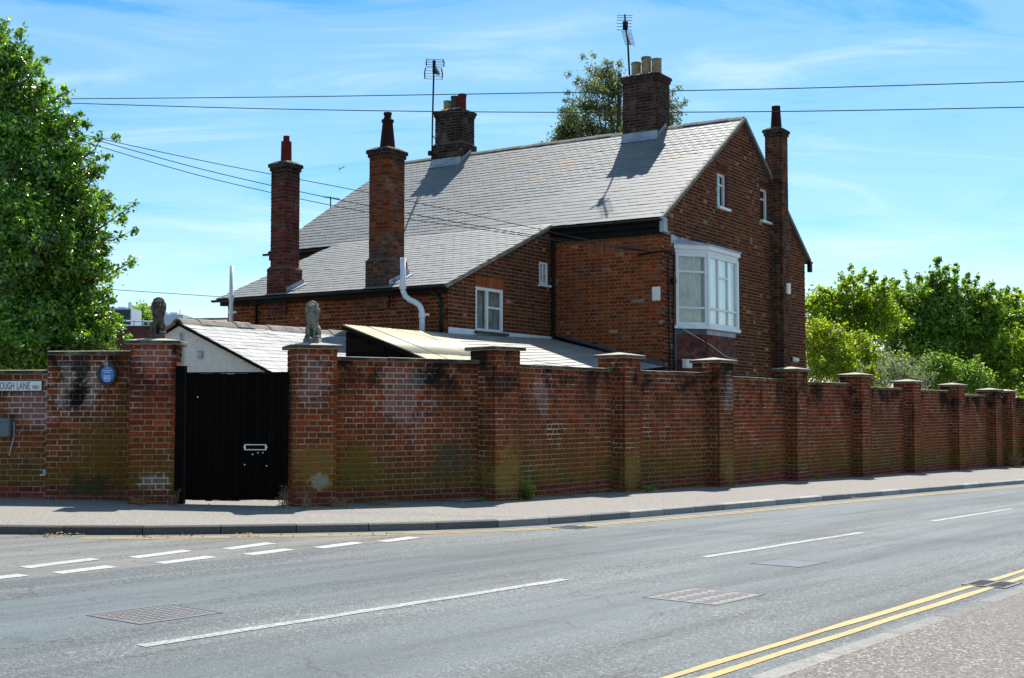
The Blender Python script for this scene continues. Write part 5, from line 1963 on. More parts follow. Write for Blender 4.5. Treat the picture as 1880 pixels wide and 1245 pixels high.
sgn = thing('street_sign', (-8.2, 20.2, 1.7), 'white street name plate with black lettering on the low lane wall', 'sign')
yl = lane_y(-8.0)
px2m = lambda px: (px - 940) / 2300 * (yl - 0.03)
py2z = lambda py: float(far_point(40, py, yl - .03)[2])
x1 = px2m(76.5); z0_, z1_ = py2z(717.5), py2z(699.5)
x0 = x1 - 1.35
pl = MB().box(((x0 + x1) / 2, yl - .022, (z0_ + z1_) / 2), ((x1 - x0) / 2, 0, 0), (0, .008, 0), (0, 0, (z1_ - z0_) / 2)).build('plate', 'sign_white', sgn)
fr = MB()
for zz_ in (z0_ - .006, z1_ + .006):
    fr.box(((x0 + x1) / 2, yl - .021, zz_), ((x1 - x0) / 2 + .012, 0, 0), (0, .010, 0), (0, 0, .008))
for xx in (x0 - .006, x1 + .006):
    fr.box((xx, yl - .0205, (z0_ + z1_) / 2), (.007, 0, 0), (0, .0095, 0), (0, 0, (z1_ - z0_) / 2))
fr.build('sign_frame', 'sign_black', sgn)
for txt, pa, pb, ya, yb in (('OUGH', 0.5, 26.5, 715, 701.8), ('LANE', 31.5, 55.5, 715, 701.8), ('NR21', 60.5, 72.5, 714.3, 707.3)):
    put_text(text_mesh(txt, 0.1), px2m(pa), py2z(ya), yl - .031, px2m(pb) - px2m(pa), py2z(yb) - py2z(ya), 'sign_black', sgn, pl)
put_text(text_mesh('R', 0.1), px2m(-6.8), py2z(715), yl - .031, px2m(0) - px2m(-6.2), py2z(701.8) - py2z(715), 'sign_black', sgn, pl)

pc = far_point(197, 687, 20.04)
plq = thing('wall_plaque', pc, 'round blue plaque in a dark ring on the stained wall', 'plaque')
ys = pc[1]
rim = MB()
rp = [pc + np.array([math.cos(t) * .135, 0.0, math.sin(t) * .162]) for t in np.linspace(0, 2 * math.pi, 33)]
rim.tube(rp, 0.030, 8)
rim.build('ring', 'plaque_ring', plq, smooth=True)
disc = [pc + np.array([math.cos(t) * .125, -0.004, math.sin(t) * .152]) for t in np.linspace(0, 2 * math.pi, 33)[:-1]]
dsc = MB().prism(disc, (0, 0.03, 0)).build('disc', 'plaque_blue', plq)
MB().box(pc + np.array([-.01, -.025, .165]), (.034, 0, 0), (0, .018, 0), (0, 0, .032)).build('stone_block', 'sandstone', plq)
tx = MB()
for (zc, hw, n) in ((.058, .082, 11), (.030, .052, 7), (-.108, .045, 7)):
    for i in range(n):
        tx.box(pc + np.array([-hw + (i + .5) * 2 * hw / n, -.006, zc + rng.normal(0, .001)]), (hw / n * .62, 0, 0), (0, .001, 0), (0, 0, .0085))
tx.box(pc + np.array([0, -.006, .098]), (.008, 0, 0), (0, .001, 0), (0, 0, .008))
tx.build('lettering', 'sign_white', plq, parent=dsc)
for xx, ww in ((-.033, .020), (.022, .026)):
    emb = MB()
    emb.box(pc + np.array([xx, -.0058, -.05]), (ww, 0, 0), (0, .001, 0), (0, 0, .032))
    emb.box(pc + np.array([xx, -.0075, -.045]), (ww * .45, 0, 0), (0, .0008, 0), (0, 0, .012), 1)
    emb.build('emblem', ['sign_white', 'plaque_blue'], plq, parent=dsc)

bx = far_point(8, 785, lane_y(-8.2))
mbx = thing('meter_box', bx, 'dull grey green box fixed low on the lane wall', 'meter box')
m = MB().box(bx + np.array([-.12, -.07, 0]), (.26, 0, 0), (0, .07, 0), (0, 0, .155)).build('case', 'meter_plastic', mbx, bevel=.015)
MB().box(bx + np.array([-.12, -.145, .12]), (.265, 0, 0), (0, .012, 0), (0, 0, .03)).build('lid', 'meter_plastic', mbx, bevel=.006)
MB().tube([bx + np.array([.16, -.02, .1]), bx + np.array([.17, -.03, -.15]), bx + np.array([.10, -.03, -.45])], .012, 6).build('conduit', 'lead', mbx)
st = far_point(78.5, 868, lane_y(-8.0))
stk = thing('wall_sticker', st, 'small pale square label stuck near the foot of the lane wall', 'label')
MB().box(st + np.array([0, -.008, 0]), (.042, 0, 0), (0, .004, 0), (0, 0, .042)).build('sheet', 'box_plastic', stk)
MB().box(st + np.array([0.012, -.013, -.004]), (.018, 0, 0), (0, .001, 0), (0, 0, .022)).build('print', 'plaque_blue', stk)


def alarm(c, a, n, w, h, label):
    th = thing('alarm_box', c, label, 'alarm box', 'white alarm boxes on the house')
    MB().box(c + n * .035, a * w / 2, n * .034, Z * h / 2).build('case', 'box_plastic', th, bevel=.012)
    MB().box(c + n * .070 - Z * h * .30, a * w * .36, n * .004, Z * h * .10).build('lens', 'white_gloss', th)
    return th


alarm(H(0.262, FWV - .001, 4.045), -U_, -V_, 0.20, 0.335, 'white alarm box on the front wall beside the bay window corner')
alarm(H(-0.295, 7.40, 4.72), V_, -U_, 0.24, 0.31, 'white alarm box on the slim outer stack of the gable')
cc = H(0.07, 8.42, 2.78)
cam_t = thing('security_camera', cc, 'small black and white security camera low on the gable wall', 'camera')
MB().box(cc - U_ * .06, U_ * .06, V_ * .07, Z * .06).build('bracket', 'black_gloss', cam_t)
MB().tube([cc - U_ * .12 - V_ * 0.0, cc - U_ * .20 + V_ * .25 - Z * .03], .06, 10).build('housing', 'box_plastic', cam_t)
MB().tube([cc - U_ * .20 + V_ * .25 - Z * .03, cc - U_ * .203 + V_ * .262 - Z * .031], .05, 10).build('lens', 'black_gloss', cam_t)
wb = thing('white_vent_box', H(-0.42, 0.95, 2.45), 'small white box on the house just above the coping under the bay', 'box')
MB().box(H(-.2, 0.86, 2.40), V_ * .16, U_ * .06, Z * .10).build('case', 'box_plastic', wb, bevel=.01)
MB().box(H(-.2, 0.86, 2.505), V_ * .17, U_ * .07, Z * .01).build('lid', 'white_gloss', wb)

# black cables and bracket at the house corner
m = MB()
m.tube([H(0.75, 0.17, 5.0), H(0.25, 0.13, 5.03), H(0.05, 0.0, 5.02), H(-.03, 0.35, 5.0), H(0.06, .6, 4.98)], .022, 6)
m.build('cable_bracket', 'cable_black', house)
for pts in ([H(0.03, .34, 5.0), H(0.045, .36, 4.3), H(0.045, .38, 3.4), H(0.045, .42, 2.2)], [H(0.03, .62, 4.98), H(0.04, .64, 4.4), H(0.04, .60, 3.6), H(0.04, .66, 2.2)]):
    MB().tube(pts, .016, 5).build('cable', 'cable_black', house)
MB().box(H(0.02, .60, 4.38), V_ * .08, U_ * .04, Z * .05).build('junction_box', 'black_gloss', house)
lp_ = [H(-.02, .78, 3.30), H(-.30, 1.25, 3.05), H(-.47, 1.7, 2.86), H(-.48, 2.4, 2.66), H(-.47, 3.0, 2.58), H(-.42, 3.4, 2.60), H(0.0, 3.95, 2.72)]
MB().tube(lp_, .007, 5).build('cable', 'box_plastic', house)


# ---------------------------------------------------------------- aerials
def aerial_grid():
    top = far_point(797, 112, 32.2)
    foot = H(10.35, 5.0, 8.95)
    th = thing('tv_aerial', foot, 'tall leaning television aerial with two mesh reflectors beside the sooty stack', 'aerial')
    mast = MB().tube([foot, foot + (top - foot) * .5 + U_ * .01, top], .024, 7).build('mast', 'aerial_metal', th)
    for t in (.13, .33):
        p = foot + (top - foot) * t
        MB().tube([p, H(9.98, 5.0, p[2] + .03)], .014, 5).build('stay', 'aerial_metal', th)
    MB().box(foot + (top - foot) * .14 + U_ * .08, U_ * .05, V_ * .04, Z * .07).build('clamp', 'aerial_metal', th)
    ax = np.array([1, 0.12, 0.0]); ax /= np.linalg.norm(ax)
    bk = np.array([-.12, 1, 0.0])
    for zc, h_, tilt in ((top[2] - .02, .19, .25), (top[2] - .31, .29, -.15)):
        r = MB()
        c = np.array([top[0] - (0.01 if tilt < 0 else -.03), top[1], zc])
        n = 5 if h_ < .5 else 6
        for i in range(n):
            dz = (i / (n - 1) - .5) * h_
            p = c + Z * dz + bk * (.1 + abs(dz) * tilt)
            r.tube([p - ax * .22, p + ax * .22], .007, 5)
        for s in (-1, 1):
            r.tube([c + Z * (-h_ / 2) + ax * s * .225 + bk * .10, c + ax * s * .235 + bk * .06, c + Z * (h_ / 2) + ax * s * .21 + bk * .11], .016, 6)
        r.build('reflector', 'aerial_metal', th)
    c = np.array([top[0] - .0, top[1], top[2] - .16])
    bd = np.array([.20, -.85, -.50]); bd /= np.linalg.norm(bd)
    bm_ = MB()
    bm_.tube([c - bd * .05 + Z * .15, c, c + bd * .72], .016, 6)
    bm_.box(c, ax * .04, bk * .04, Z * .17)
    bo = bm_.build('boom', 'aerial_metal', th)
    for i in range(7):
        p = c + bd * (.12 + i * .095)
        e = MB()
        for s in (-1, 1):
            e.bar(p - ax * .05 + s * Z * .03, p + ax * .05 + s * Z * .03, .011, .010)
            e.bar(p + ax * s * .03 - Z * .03, p + ax * s * .05 + Z * .03, .011, .010)
        e.build('director', 'aerial_metal', th, parent=bo)


def aerial_yagi():
    foot = H(3.4, 5.05, 10.2)
    top = far_point(1147, 40, foot[1] + .05)
    th = thing('tv_aerial', foot, 'television aerial of many thin rods above the broad ridge stack', 'aerial')
    MB().tube([foot, far_point(1152.5, 75, foot[1])], .028, 7).build('mast', 'aerial_metal', th)
    hub = far_point(1149, 55, foot[1])
    b0_, b1_ = far_point(1147, 28, foot[1] - .9), far_point(1156, 82, foot[1] - .1)
    boom = MB()
    boom.tube([far_point(1152.5, 76, foot[1]), hub, far_point(1147, 27, foot[1] + .3)], .024, 6)
    boom.tube([hub, far_point(1157, 81, foot[1] - 1.3)], .022, 6)
    boom.box(far_point(1148, 47, foot[1]), np.array([.07, 0, 0]), np.array([0, .06, 0]), Z * .11)
    bo = boom.build('boom', 'aerial_metal', th)
    for i, (py, x0, x1) in enumerate(((28, 1132.5, 1161.5), (32, 1132.5, 1161), (37, 1132, 1160.5), (43, 1132, 1160), (49, 1132.5, 1160), (55, 1132, 1160))):
        y = foot[1] + .2 - i * .07
        MB().tube([far_point(x0, py, y), far_point(x1, py + .6, y)], .0085, 5).build('rod', 'aerial_metal', th, parent=bo)
    for i in range(11):
        y = foot[1] - .2 - i * .1
        py = 57.5 + i * 2.4
        cx = 1150 + i * .65
        MB().tube([far_point(cx - 9.5, py, y), far_point(cx + 10, py + 1.6, y)], .0075, 5).build('rod', 'aerial_metal', th, parent=bo)


def aerial_small():
    c = far_point(607, 362, 44)
    th = thing('tv_aerial', c - Z * .9, 'small pale aerial rising behind the slate roof slope', 'aerial')
    MB().tube([c - Z * 1.6, c + Z * .02], .022, 6).build('mast', 'cable_grey', th)
    bo = MB().tube([c - np.array([.22, 0, -.01]), c + np.array([.28, .3, -.03])], .02, 6).build('boom', 'cable_grey', th)
    for i in range(6):
        p = c + np.array([-.2 + i * .09, i * .05, 0])
        MB().tube([p - np.array([.0, .2, .06]), p + np.array([.0, .2, .06])], .009, 5).build('rod', 'cable_grey', th, parent=bo)


aerial_grid(); aerial_yagi(); aerial_small()


# ---------------------------------------------------------------- overhead cables
def cable(name, pts, r, mat, label, sag=0.0):
    P = [far_point(*p) for p in pts]
    out = []
    # smooth through the points
    n = len(P)
    for i in range(n - 1):
        p0, p1, p2, p3 = P[max(i - 1, 0)], P[i], P[i + 1], P[min(i + 2, n - 1)]
        for t in np.linspace(0, 1, 9)[:-1]:
            out.append(0.5 * ((2 * p1) + (-p0 + p2) * t + (2 * p0 - 5 * p1 + 4 * p2 - p3) * t * t + (-p0 + 3 * p1 - 3 * p2 + p3) * t ** 3))
    out.append(P[-1])
    o = MB().tube(out, r, 5).build(name, mat)
    tag(o, label, 'cable', 'overhead cables')


cable('overhead_cable', [(60, 182, 25.5), (500, 178.3, 24), (940, 171.5, 22.5), (1410, 163.5, 21), (1880, 150, 19.5), (2150, 141, 18.7)], .0085, 'cable_grey', 'highest thin cable stretched across the sky above the chimneys')
cable('overhead_cable', [(60, 187.5, 25.5), (500, 200, 24), (940, 206, 22.5), (1410, 205, 21), (1880, 197, 19.5), (2150, 191, 18.7)], .0085, 'cable_grey', 'second cable across the sky, crossing the broad ridge stack below the first')
br = (1205, 464, 29.35)
cable('overhead_cable', [(120, 236, 25.2), (172, 252, 25.3), (400, 301, 26), (676, 354, 26.9), (930, 408, 28), (1090, 443, 28.8), br], .008, 'cable_grey', 'uppermost of the cables sagging from the tree to the house corner')
cable('overhead_cable', [(120, 243, 25.2), (172, 256, 25.3), (400, 318, 26), (676, 378, 26.9), (930, 424, 28), (1090, 448, 28.8), br], .0085, 'cable_black', 'dark middle cable sagging from the tree across two chimneys to the house')
cable('overhead_cable', [(120, 249, 25.2), (172, 266, 25.3), (400, 331, 26), (676, 390, 26.9), (930, 428, 28), (1090, 451, 28.8), br], .008, 'cable_grey', 'lowest of the cables sagging from the tree to the house corner')
cable('overhead_cable', [(130, 526, 27), (190, 530.5, 27.5), (300, 538, 28.6), (412, 545.5, 29.8)], .007, 'cable_grey', 'short thin cable from the tree to the low eaves')

# gull
gc = far_point(626, 309, 60)
gull = thing('gull', gc, 'white gull gliding in the sky between the two nearer chimneys', 'bird')
m = MB()
m.lathe(gc, [(0.0, 0)], 3) if False else None
m.tube([gc + .55 * np.array([-.28, 0, -.02]), gc + .55 * np.array([-.18, 0, .0]), gc + .55 * np.array([0, 0, .02]), gc + .55 * np.array([.14, 0, .03]), gc + .55 * np.array([.24, 0, .02])], [.01, .03, .04, .025, .008], 8)
m.build('body', 'gull_white', gull, smooth=True)
for pts in ([(0.02, 0, .03), (.12, .1, .16), (.34, .25, .20), (.22, .25, .13), (.1, .12, .02)], [(-.06, 0, .03), (-.12, -.1, -.12), (-.16, -.2, -.36), (-.08, -.18, -.2), (.04, -.05, 0)]):
    m = MB()
    m.prism([gc + .62 * np.array(p) for p in pts], (0.0, 0.02, 0.008))
    m.build('wing', 'gull_grey', gull)

# ---------------------------------------------------------------- distant buildings on the left
chl = far_point(218, 582, 80)
ch_t = thing('rooftop_chiller', chl, 'white rooftop plant unit with dark louvred side and a flue, far behind the tree', 'plant unit')
S = 80 / 2300.0
def fbox(name, th, px0, px1, py0, py1, y, d, mat, parent=None):
    a, b = far_point(px0, py1, y), far_point(px1, py0, y)
    return MB().box(((a[0] + b[0]) / 2, y + d / 2, (a[2] + b[2]) / 2), ((b[0] - a[0]) / 2, 0, 0), (0, d / 2, 0), (0, 0, (b[2] - a[2]) / 2)).build(name, mat, th, parent=parent)
fbox('casing', ch_t, 186, 241.5, 566, 600, 80, 2.2, 'plant_white')
fbox('louvre', ch_t, 198, 238.5, 568.5, 599, 79.9, 0.09, 'plant_navy')
for p0, p1 in ((197, 210), (216, 230)):
    fbox('fan', ch_t, p0, p1, 563.3, 566, 80.3, 1.2, 'plant_white')
fbox('flue', ch_t, 235.4, 240.5, 555, 566, 80.6, .18, 'plant_white')
rl = MB()
for py in (589, 598):
    rl.tube([far_point(214, py, 79), far_point(281, py + 1.5, 79)], .06, 5)
for px in (225, 246, 262, 272):
    rl.tube([far_point(px, 588, 79), far_point(px, 600, 79)], .05, 5)
rl.build('handrail', 'plant_white', ch_t)
bx2 = thing('rooftop_tank', far_point(318, 585, 84), 'pale box shaped rooftop unit with two fans behind the dark lion', 'plant unit')
fbox('casing', bx2, 298, 336, 577.5, 602, 84, 2.5, 'plant_white')
for p0, p1 in ((299, 307), (312, 325)):
    fbox('fan', bx2, p0, p1, 573.5, 577.5, 84.4, 1.0, 'plant_white')
MB().tube([far_point(330.5, 578, 84.5), far_point(330.5, 568, 84.5)], .03, 5).build('rod', 'plant_white', bx2)
fr_ = thing('flat_roofed_building', far_point(300, 620, 78), 'low dark red building with a flat roof behind the gate pier', 'building')
fbox('wall', fr_, 150, 420, 600.5, 660, 78, 6, 'red_wall')
fbox('parapet', fr_, 149, 282, 597.8, 600.4, 77.9, 6.2, 'flat_roof')
lr = thing('long_low_roof', far_point(380, 590, 66), 'long low tiled roof seen just above the shed ridge', 'building')
a, b, c, d = far_point(322, 594.5, 66), far_point(470, 592.5, 66), far_point(470, 585.8, 70), far_point(334, 588.2, 70)
MB().prism([a, b, c, d], -Z * .3).build('roof', 'red_tiles', lr)
MB().box((a + b) / 2 - Z * 1.2, (b - a) / 2, np.array([0, .1, 0]), Z * 1.1).build('wall', 'red_wall', lr)
MB().tube([c + Z * .02, d + Z * .02], .09, 6).build('ridge', 'flat_roof', lr)
fbox('roof_light', lr, 379, 410, 583.6, 586.2, 70.3, 1, 'flat_roof')


# ---------------------------------------------------------------- foliage
def leaf_mesh(name, C, Nrm, size, mat, th, parent=None, aspect=0.5, fold=0.25, kind=None):
    """leaves as folded diamonds: centres, rough normals, lengths"""
    n = len(C)
    d = rng.normal(size=(n, 3))
    d -= Nrm * np.einsum('ij,ij->i', d, Nrm)[:, None]
    d /= np.linalg.norm(d, axis=1)[:, None] + 1e-9
    s = np.cross(Nrm, d)
    L_ = size[:, None]
    P0 = C - d * L_ * .5
    P1 = C + s * L_ * aspect * .5 + Nrm * L_ * fold * .3
    P2 = C + d * L_ * .5 - Nrm * L_ * fold * .25
    P3 = C - s * L_ * aspect * .5 + Nrm * L_ * fold * .3
    V = np.stack([P0, P1, P2, P3], 1).reshape(-1, 3) - th.base
    idx = np.arange(n)[:, None] * 4
    F = np.concatenate([idx + np.array([0, 1, 2]), idx + np.array([0, 2, 3])], 1).reshape(-1)
    me = bpy.data.meshes.new(name)
    me.vertices.add(len(V)); me.vertices.foreach_set('co', V.astype(np.float32).ravel())
    me.loops.add(len(F)); me.loops.foreach_set('vertex_index', F.astype(np.int32))
    me.polygons.add(2 * n); me.polygons.foreach_set('loop_start', np.arange(0, 6 * n, 3, dtype=np.int32))
    me.materials.append(MATS[mat])
    me.update(calc_edges=True)
    o = bpy.data.objects.new(name, me)
    COL.objects.link(o)
    if kind: o['kind'] = kind
    o.parent = parent or th.obj
    return o


def unitv(a):
    return a / (np.linalg.norm(a, axis=1)[:, None] + 1e-9)


def branch_to(m, a, b, r0, r1, bend=0.15):
    a, b = np.asarray(a, float), np.asarray(b, float)
    mid = (a + b) / 2 + rng.normal(0, bend * np.linalg.norm(b - a) * .3, 3)
    m.tube([a, (a * .6 + mid * .4), mid, b], [r0, r0 * .85, (r0 + r1) / 2, r1], 6)


def tree(name, base, label, cat, mat, blobs, sprays, leaf, per_m2, trunk_r, group=None, up=0.35, aspect=0.5, trunk_top=None, spray_leaf=1.0, inner=0.55, clus=(10, 0.20), shoots=0):
    """blobs: (centre, radii) foliage masses; sprays: (start, end, spread) shoots that stand out of the mass"""
    th = thing(name, base, label, cat, group)
    base = np.asarray(base, float)
    m = MB()
    top = np.asarray(trunk_top, float) if trunk_top is not None else base + Z * 2
    m.tube([base - Z * .2, base + (top - base) * .3 + rng.normal(0, .03, 3), base + (top - base) * .65 + rng.normal(0, .05, 3), top], [trunk_r * 1.25, trunk_r, trunk_r * .8, trunk_r * .35], 9)
    m.build('trunk', 'bark', th, smooth=True)
    bm_ = MB()
    Cs, Ns = [], []
    for c, r in blobs:
        c, r = np.asarray(c, float), np.asarray(r, float)
        start = base + (top - base) * np.clip((c[2] - base[2]) / max(.1, top[2] - base[2]) * .7, .15, .98)
        branch_to(bm_, start, c, trunk_r * .38, .02)
        area = 4 * math.pi * ((r[0] * r[1] + r[1] * r[2] + r[0] * r[2]) / 3)
        k = int(area * per_m2 / clus[0])
        d = unitv(rng.normal(size=(k, 3)))
        # lumpy shell
        lump = 0.86 + 0.20 * np.sin(d[:, 0] * 5 + c[0] * 3) * np.sin(d[:, 1] * 4 + c[1]) + 0.16 * np.sin(d[:, 2] * 7 + c[2] * 2)
        rad = lump * (inner + (1 - inner) * rng.random(k) ** 0.5)
        cc = c + d * r * rad[:, None]
        for q in range(shoots):
            dd = unitv(rng.normal(size=(1, 3)) + np.array([[0, -.35, .75]]))[0]
            sprays = list(sprays) + [(c + dd * r * .55, c + dd * (r + rng.uniform(.12, .55)) + rng.normal(0, .08, 3), .10)]
        for i in range(0, k, max(1, k // 7)):
            branch_to(bm_, c + (cc[i] - c) * .05, cc[i], .022, .006)
        pts = np.repeat(cc, clus[0], 0) + rng.normal(0, clus[1], (k * clus[0], 3))
        nn = np.repeat(d, clus[0], 0) * .6 + rng.normal(0, .55, (k * clus[0], 3)) + np.array([0, 0, up])
        Cs.append(pts); Ns.append(nn)
    for a, b, sp in sprays:
        a, b = np.asarray(a, float), np.asarray(b, float)
        ln = np.linalg.norm(b - a)
        branch_to(bm_, a, b, .018, .005, .2)
        k = int(ln * 75 * spray_leaf)
        t = rng.random(k) ** .8
        pts = a + (b - a) * t[:, None] + rng.normal(0, 1, (k, 3)) * (sp * (1.12 - t * .75))[:, None]
        nn = rng.normal(0, .7, (k, 3)) + np.array([0, 0, .6])
        Cs.append(pts); Ns.append(nn)
        # side twigs
        for q in range(int(ln * 2.2)):
            tt = rng.uniform(.2, .9)
            s0 = a + (b - a) * tt
            e0 = s0 + rng.normal(0, 1, 3) * sp * 1.4 + (b - a) / ln * sp * 1.2
            bm_.tube([s0, e0], [.007, .003], 4)
            kk = int(24 * spray_leaf)
            Cs.append(e0 + rng.normal(0, sp * .4, (kk, 3))); Ns.append(rng.normal(0, .7, (kk, 3)) + np.array([0, 0, .6]))
    bo = bm_.build('branches', 'bark', th)
    bo['kind'] = 'stuff'
    C = np.concatenate(Cs); Nn = unitv(np.concatenate(Ns))
    ok = C[:, 2] > base[2] + .02
    C, Nn = C[ok], Nn[ok]
    leaf_mesh('crown', C, Nn, leaf * rng.uniform(.6, 1.25, len(C)), mat, th, aspect=aspect, kind='stuff')
    return th


# the big evergreen at the left edge: masses stacked up a leaning cone
def lp3(px, py, y): return far_point(px, py, y)


tb = np.array([-10.6, 25.6, ground_z(-10.6, 25.6, 0) - .1])
bl = []
edge = [(72, -25), (100, 28), (130, 58), (180, 90), (230, 132), (280, 152), (330, 172), (380, 182), (430, 188), (480, 190), (530, 182), (575, 195), (615, 205), (650, 190)]
def put_blob(px, zc, dy, r, sq=.8):
    """a mass at this place in the outline, moved dy towards the viewer without growing past it"""
    k = (25.6 + dy) / 25.6
    return ((px * k, 25.6 + dy, 1.35 + (zc - 1.35) * k), (r, r, r * sq))


for py, pe in edge:
    zc = lp3(0, py, 25.6)[2]
    xe = lp3(pe, py, 25.6)[0]
    cx = -10.7
    rr = xe - cx
    for j in range(max(2, int(rr * 2.6))):
        f = (j + rng.random()) / max(2, int(rr * 2.6))
        r_ = min(.62, .28 + .3 * rr) * rng.uniform(.75, 1.0)
        depth = -math.sqrt(max(0, 1 - f * f)) * rr * rng.uniform(.35, .95)
        bl.append(put_blob(cx + f * max(.05, rr - r_ * .95), zc - .1 + rng.normal(0, .1), depth, r_))
    r_ = min(.45, .2 + .2 * rr)
    bl.append(put_blob(xe - r_ * .95, zc, -.2, r_))
sp = []
for (a, b, s) in (((175, 425, 25.2), (252, 372, 24.9), .13), ((180, 440, 25), (228, 432, 24.8), .10), ((190, 510, 25), (252, 474, 24.8), .11), ((170, 520, 24.6), (215, 498, 24.4), .12), ((165, 400, 25), (205, 352, 24.8), .11),
                  ((140, 300, 25), (188, 246, 25), .11), ((95, 190, 25), (132, 168, 25), .10), ((60, 130, 25), (80, 105, 25), .10), ((30, 95, 25.4), (42, 48, 25.4), .10), ((0, 75, 25.4), (8, 38, 25.4), .1), ((175, 590, 24.8), (226, 600, 24.6), .13), ((180, 560, 24.8), (205, 538, 24.6), .1), ((160, 345, 25), (196, 302, 25), .1), ((185, 640, 24.5), (222, 645, 24.3), .12)):
    sp.append((lp3(*a), lp3(*b), s))
for (py, pe), (py2, pe2) in zip(edge[:-1], edge[1:]):
    for _ in range(4):
        f = rng.random()
        yy, xx = py + (py2 - py) * f, pe + (pe2 - pe) * f
        dd = rng.normal(-.4, .5)
        sp.append((lp3(xx - 38, yy + 12, 25.6 + dd), lp3(xx + rng.uniform(4, 20), yy - rng.uniform(0, 26), 25.6 + dd), .085))
tree('evergreen_tree', tb, 'tall glossy dark evergreen tree rising behind the lane wall', 'tree', 'leaf_holly', bl, sp, 0.105, 420, .10, up=.3, aspect=.52, trunk_top=lp3(-20, 90, 25.6), inner=.45, clus=(22, .085), shoots=1, spray_leaf=1.5)

# dark hedge mass low under it, behind the lane wall
# conifer behind the ridge
cb = far_point(1128, 300, 62); cb[2] = ground_z(cb[0], cb[1]) - .2
bl, sp = [], []
top_c = far_point(1136, 118, 62)
for (px, py, r) in ((1110, 140, 1.0), (1090, 165, .95), (1128, 165, 1.1), (1075, 195, .9), (1110, 200, 1.1), (1050, 215, .8), (1140, 210, 1.1), (1040, 245, .7), (1085, 240, .9), (1120, 245, 1.1), (1190, 165, .9), (1225, 195, .75), (1230, 220, .6), (1160, 240, 1.1), (1060, 262, 1.0), (1035, 255, .8), (1055, 235, .9), (1025, 258, .5), (1075, 270, 1.0), (1110, 285, 1.2), (1170, 280, 1.3), (1220, 262, .6), (1130, 330, 1.6)):
    c = far_point(px, py, 62 + rng.normal(0, .6))
    bl.append((c, (r * .8, r * .8, r * .42)))
for (a, b) in (((1100, 150), (1078, 122)), ((1085, 170), (1058, 142)), ((1070, 200), (1036, 183)), ((1050, 225), (1022, 240)), ((1045, 245), (1017, 262)), ((1120, 140), (1112, 112)), ((1128, 140), (1140, 113)), ((1215, 190), (1238, 170)), ((1225, 205), (1256, 192)), ((1225, 220), (1250, 226)), ((1090, 240), (1050, 222)), ((1130, 270), (1070, 215)), ((1075, 260), (1030, 205))):
    sp.append((far_point(*a, 62), far_point(*b, 62), .22))
tree('conifer_tree', cb, 'feathery conifer standing behind the broad ridge stack', 'tree', 'leaf_conifer', bl, sp, 0.20, 150, .28, up=.1, aspect=.3, trunk_top=far_point(1138, 135, 62), inner=.25, spray_leaf=1.6, clus=(12, .20))

# distant wood on the left
dwt = thing('distant_trees', far_point(262, 600, 140), 'far green treetops between the rooftop units', 'trees', kind='stuff')
C = np.concatenate([far_point(px, py, 140 + rng.normal(0, 2)) + rng.normal(0, .55, (700, 3)) for px, py in ((246, 590), (252, 582), (259, 578), (267, 579), (275, 584), (283, 590), (291, 594), (240, 596), (262, 590), (274, 596))])
leaf_mesh('crown', C, unitv(rng.normal(size=(len(C), 3)) + np.array([0, -.3, .5])), rng.uniform(.25, .45, len(C)), 'leaf_shrub', dwt)


def shrub(name, label, mat, px_blobs, px_sprays, y, leaf, per, base_px, up=.35, aspect=.5, tr=.09, group='shrubs beyond the wall', cat='shrub', clus=(10, .18), inner=.5, sl=1.0, shoots=3):
    b0_ = far_point(base_px, 760, y)
    b0_[2] = ground_z(b0_[0], b0_[1]) - .15
    bl = [(far_point(px, py, y + dy_), (r, r, r * sq)) for px, py, r, dy_, sq in px_blobs]
    sp = [(far_point(a[0], a[1], y + rng.normal(0, .3)), far_point(b[0], b[1], y + rng.normal(0, .3)), s) for a, b, s in px_sprays]
    top = np.mean([b[0] for b in bl], 0)
    return tree(name, b0_, label, cat, mat, bl, sp, leaf, per, tr, group, up, aspect, top, sl, inner, clus, shoots)


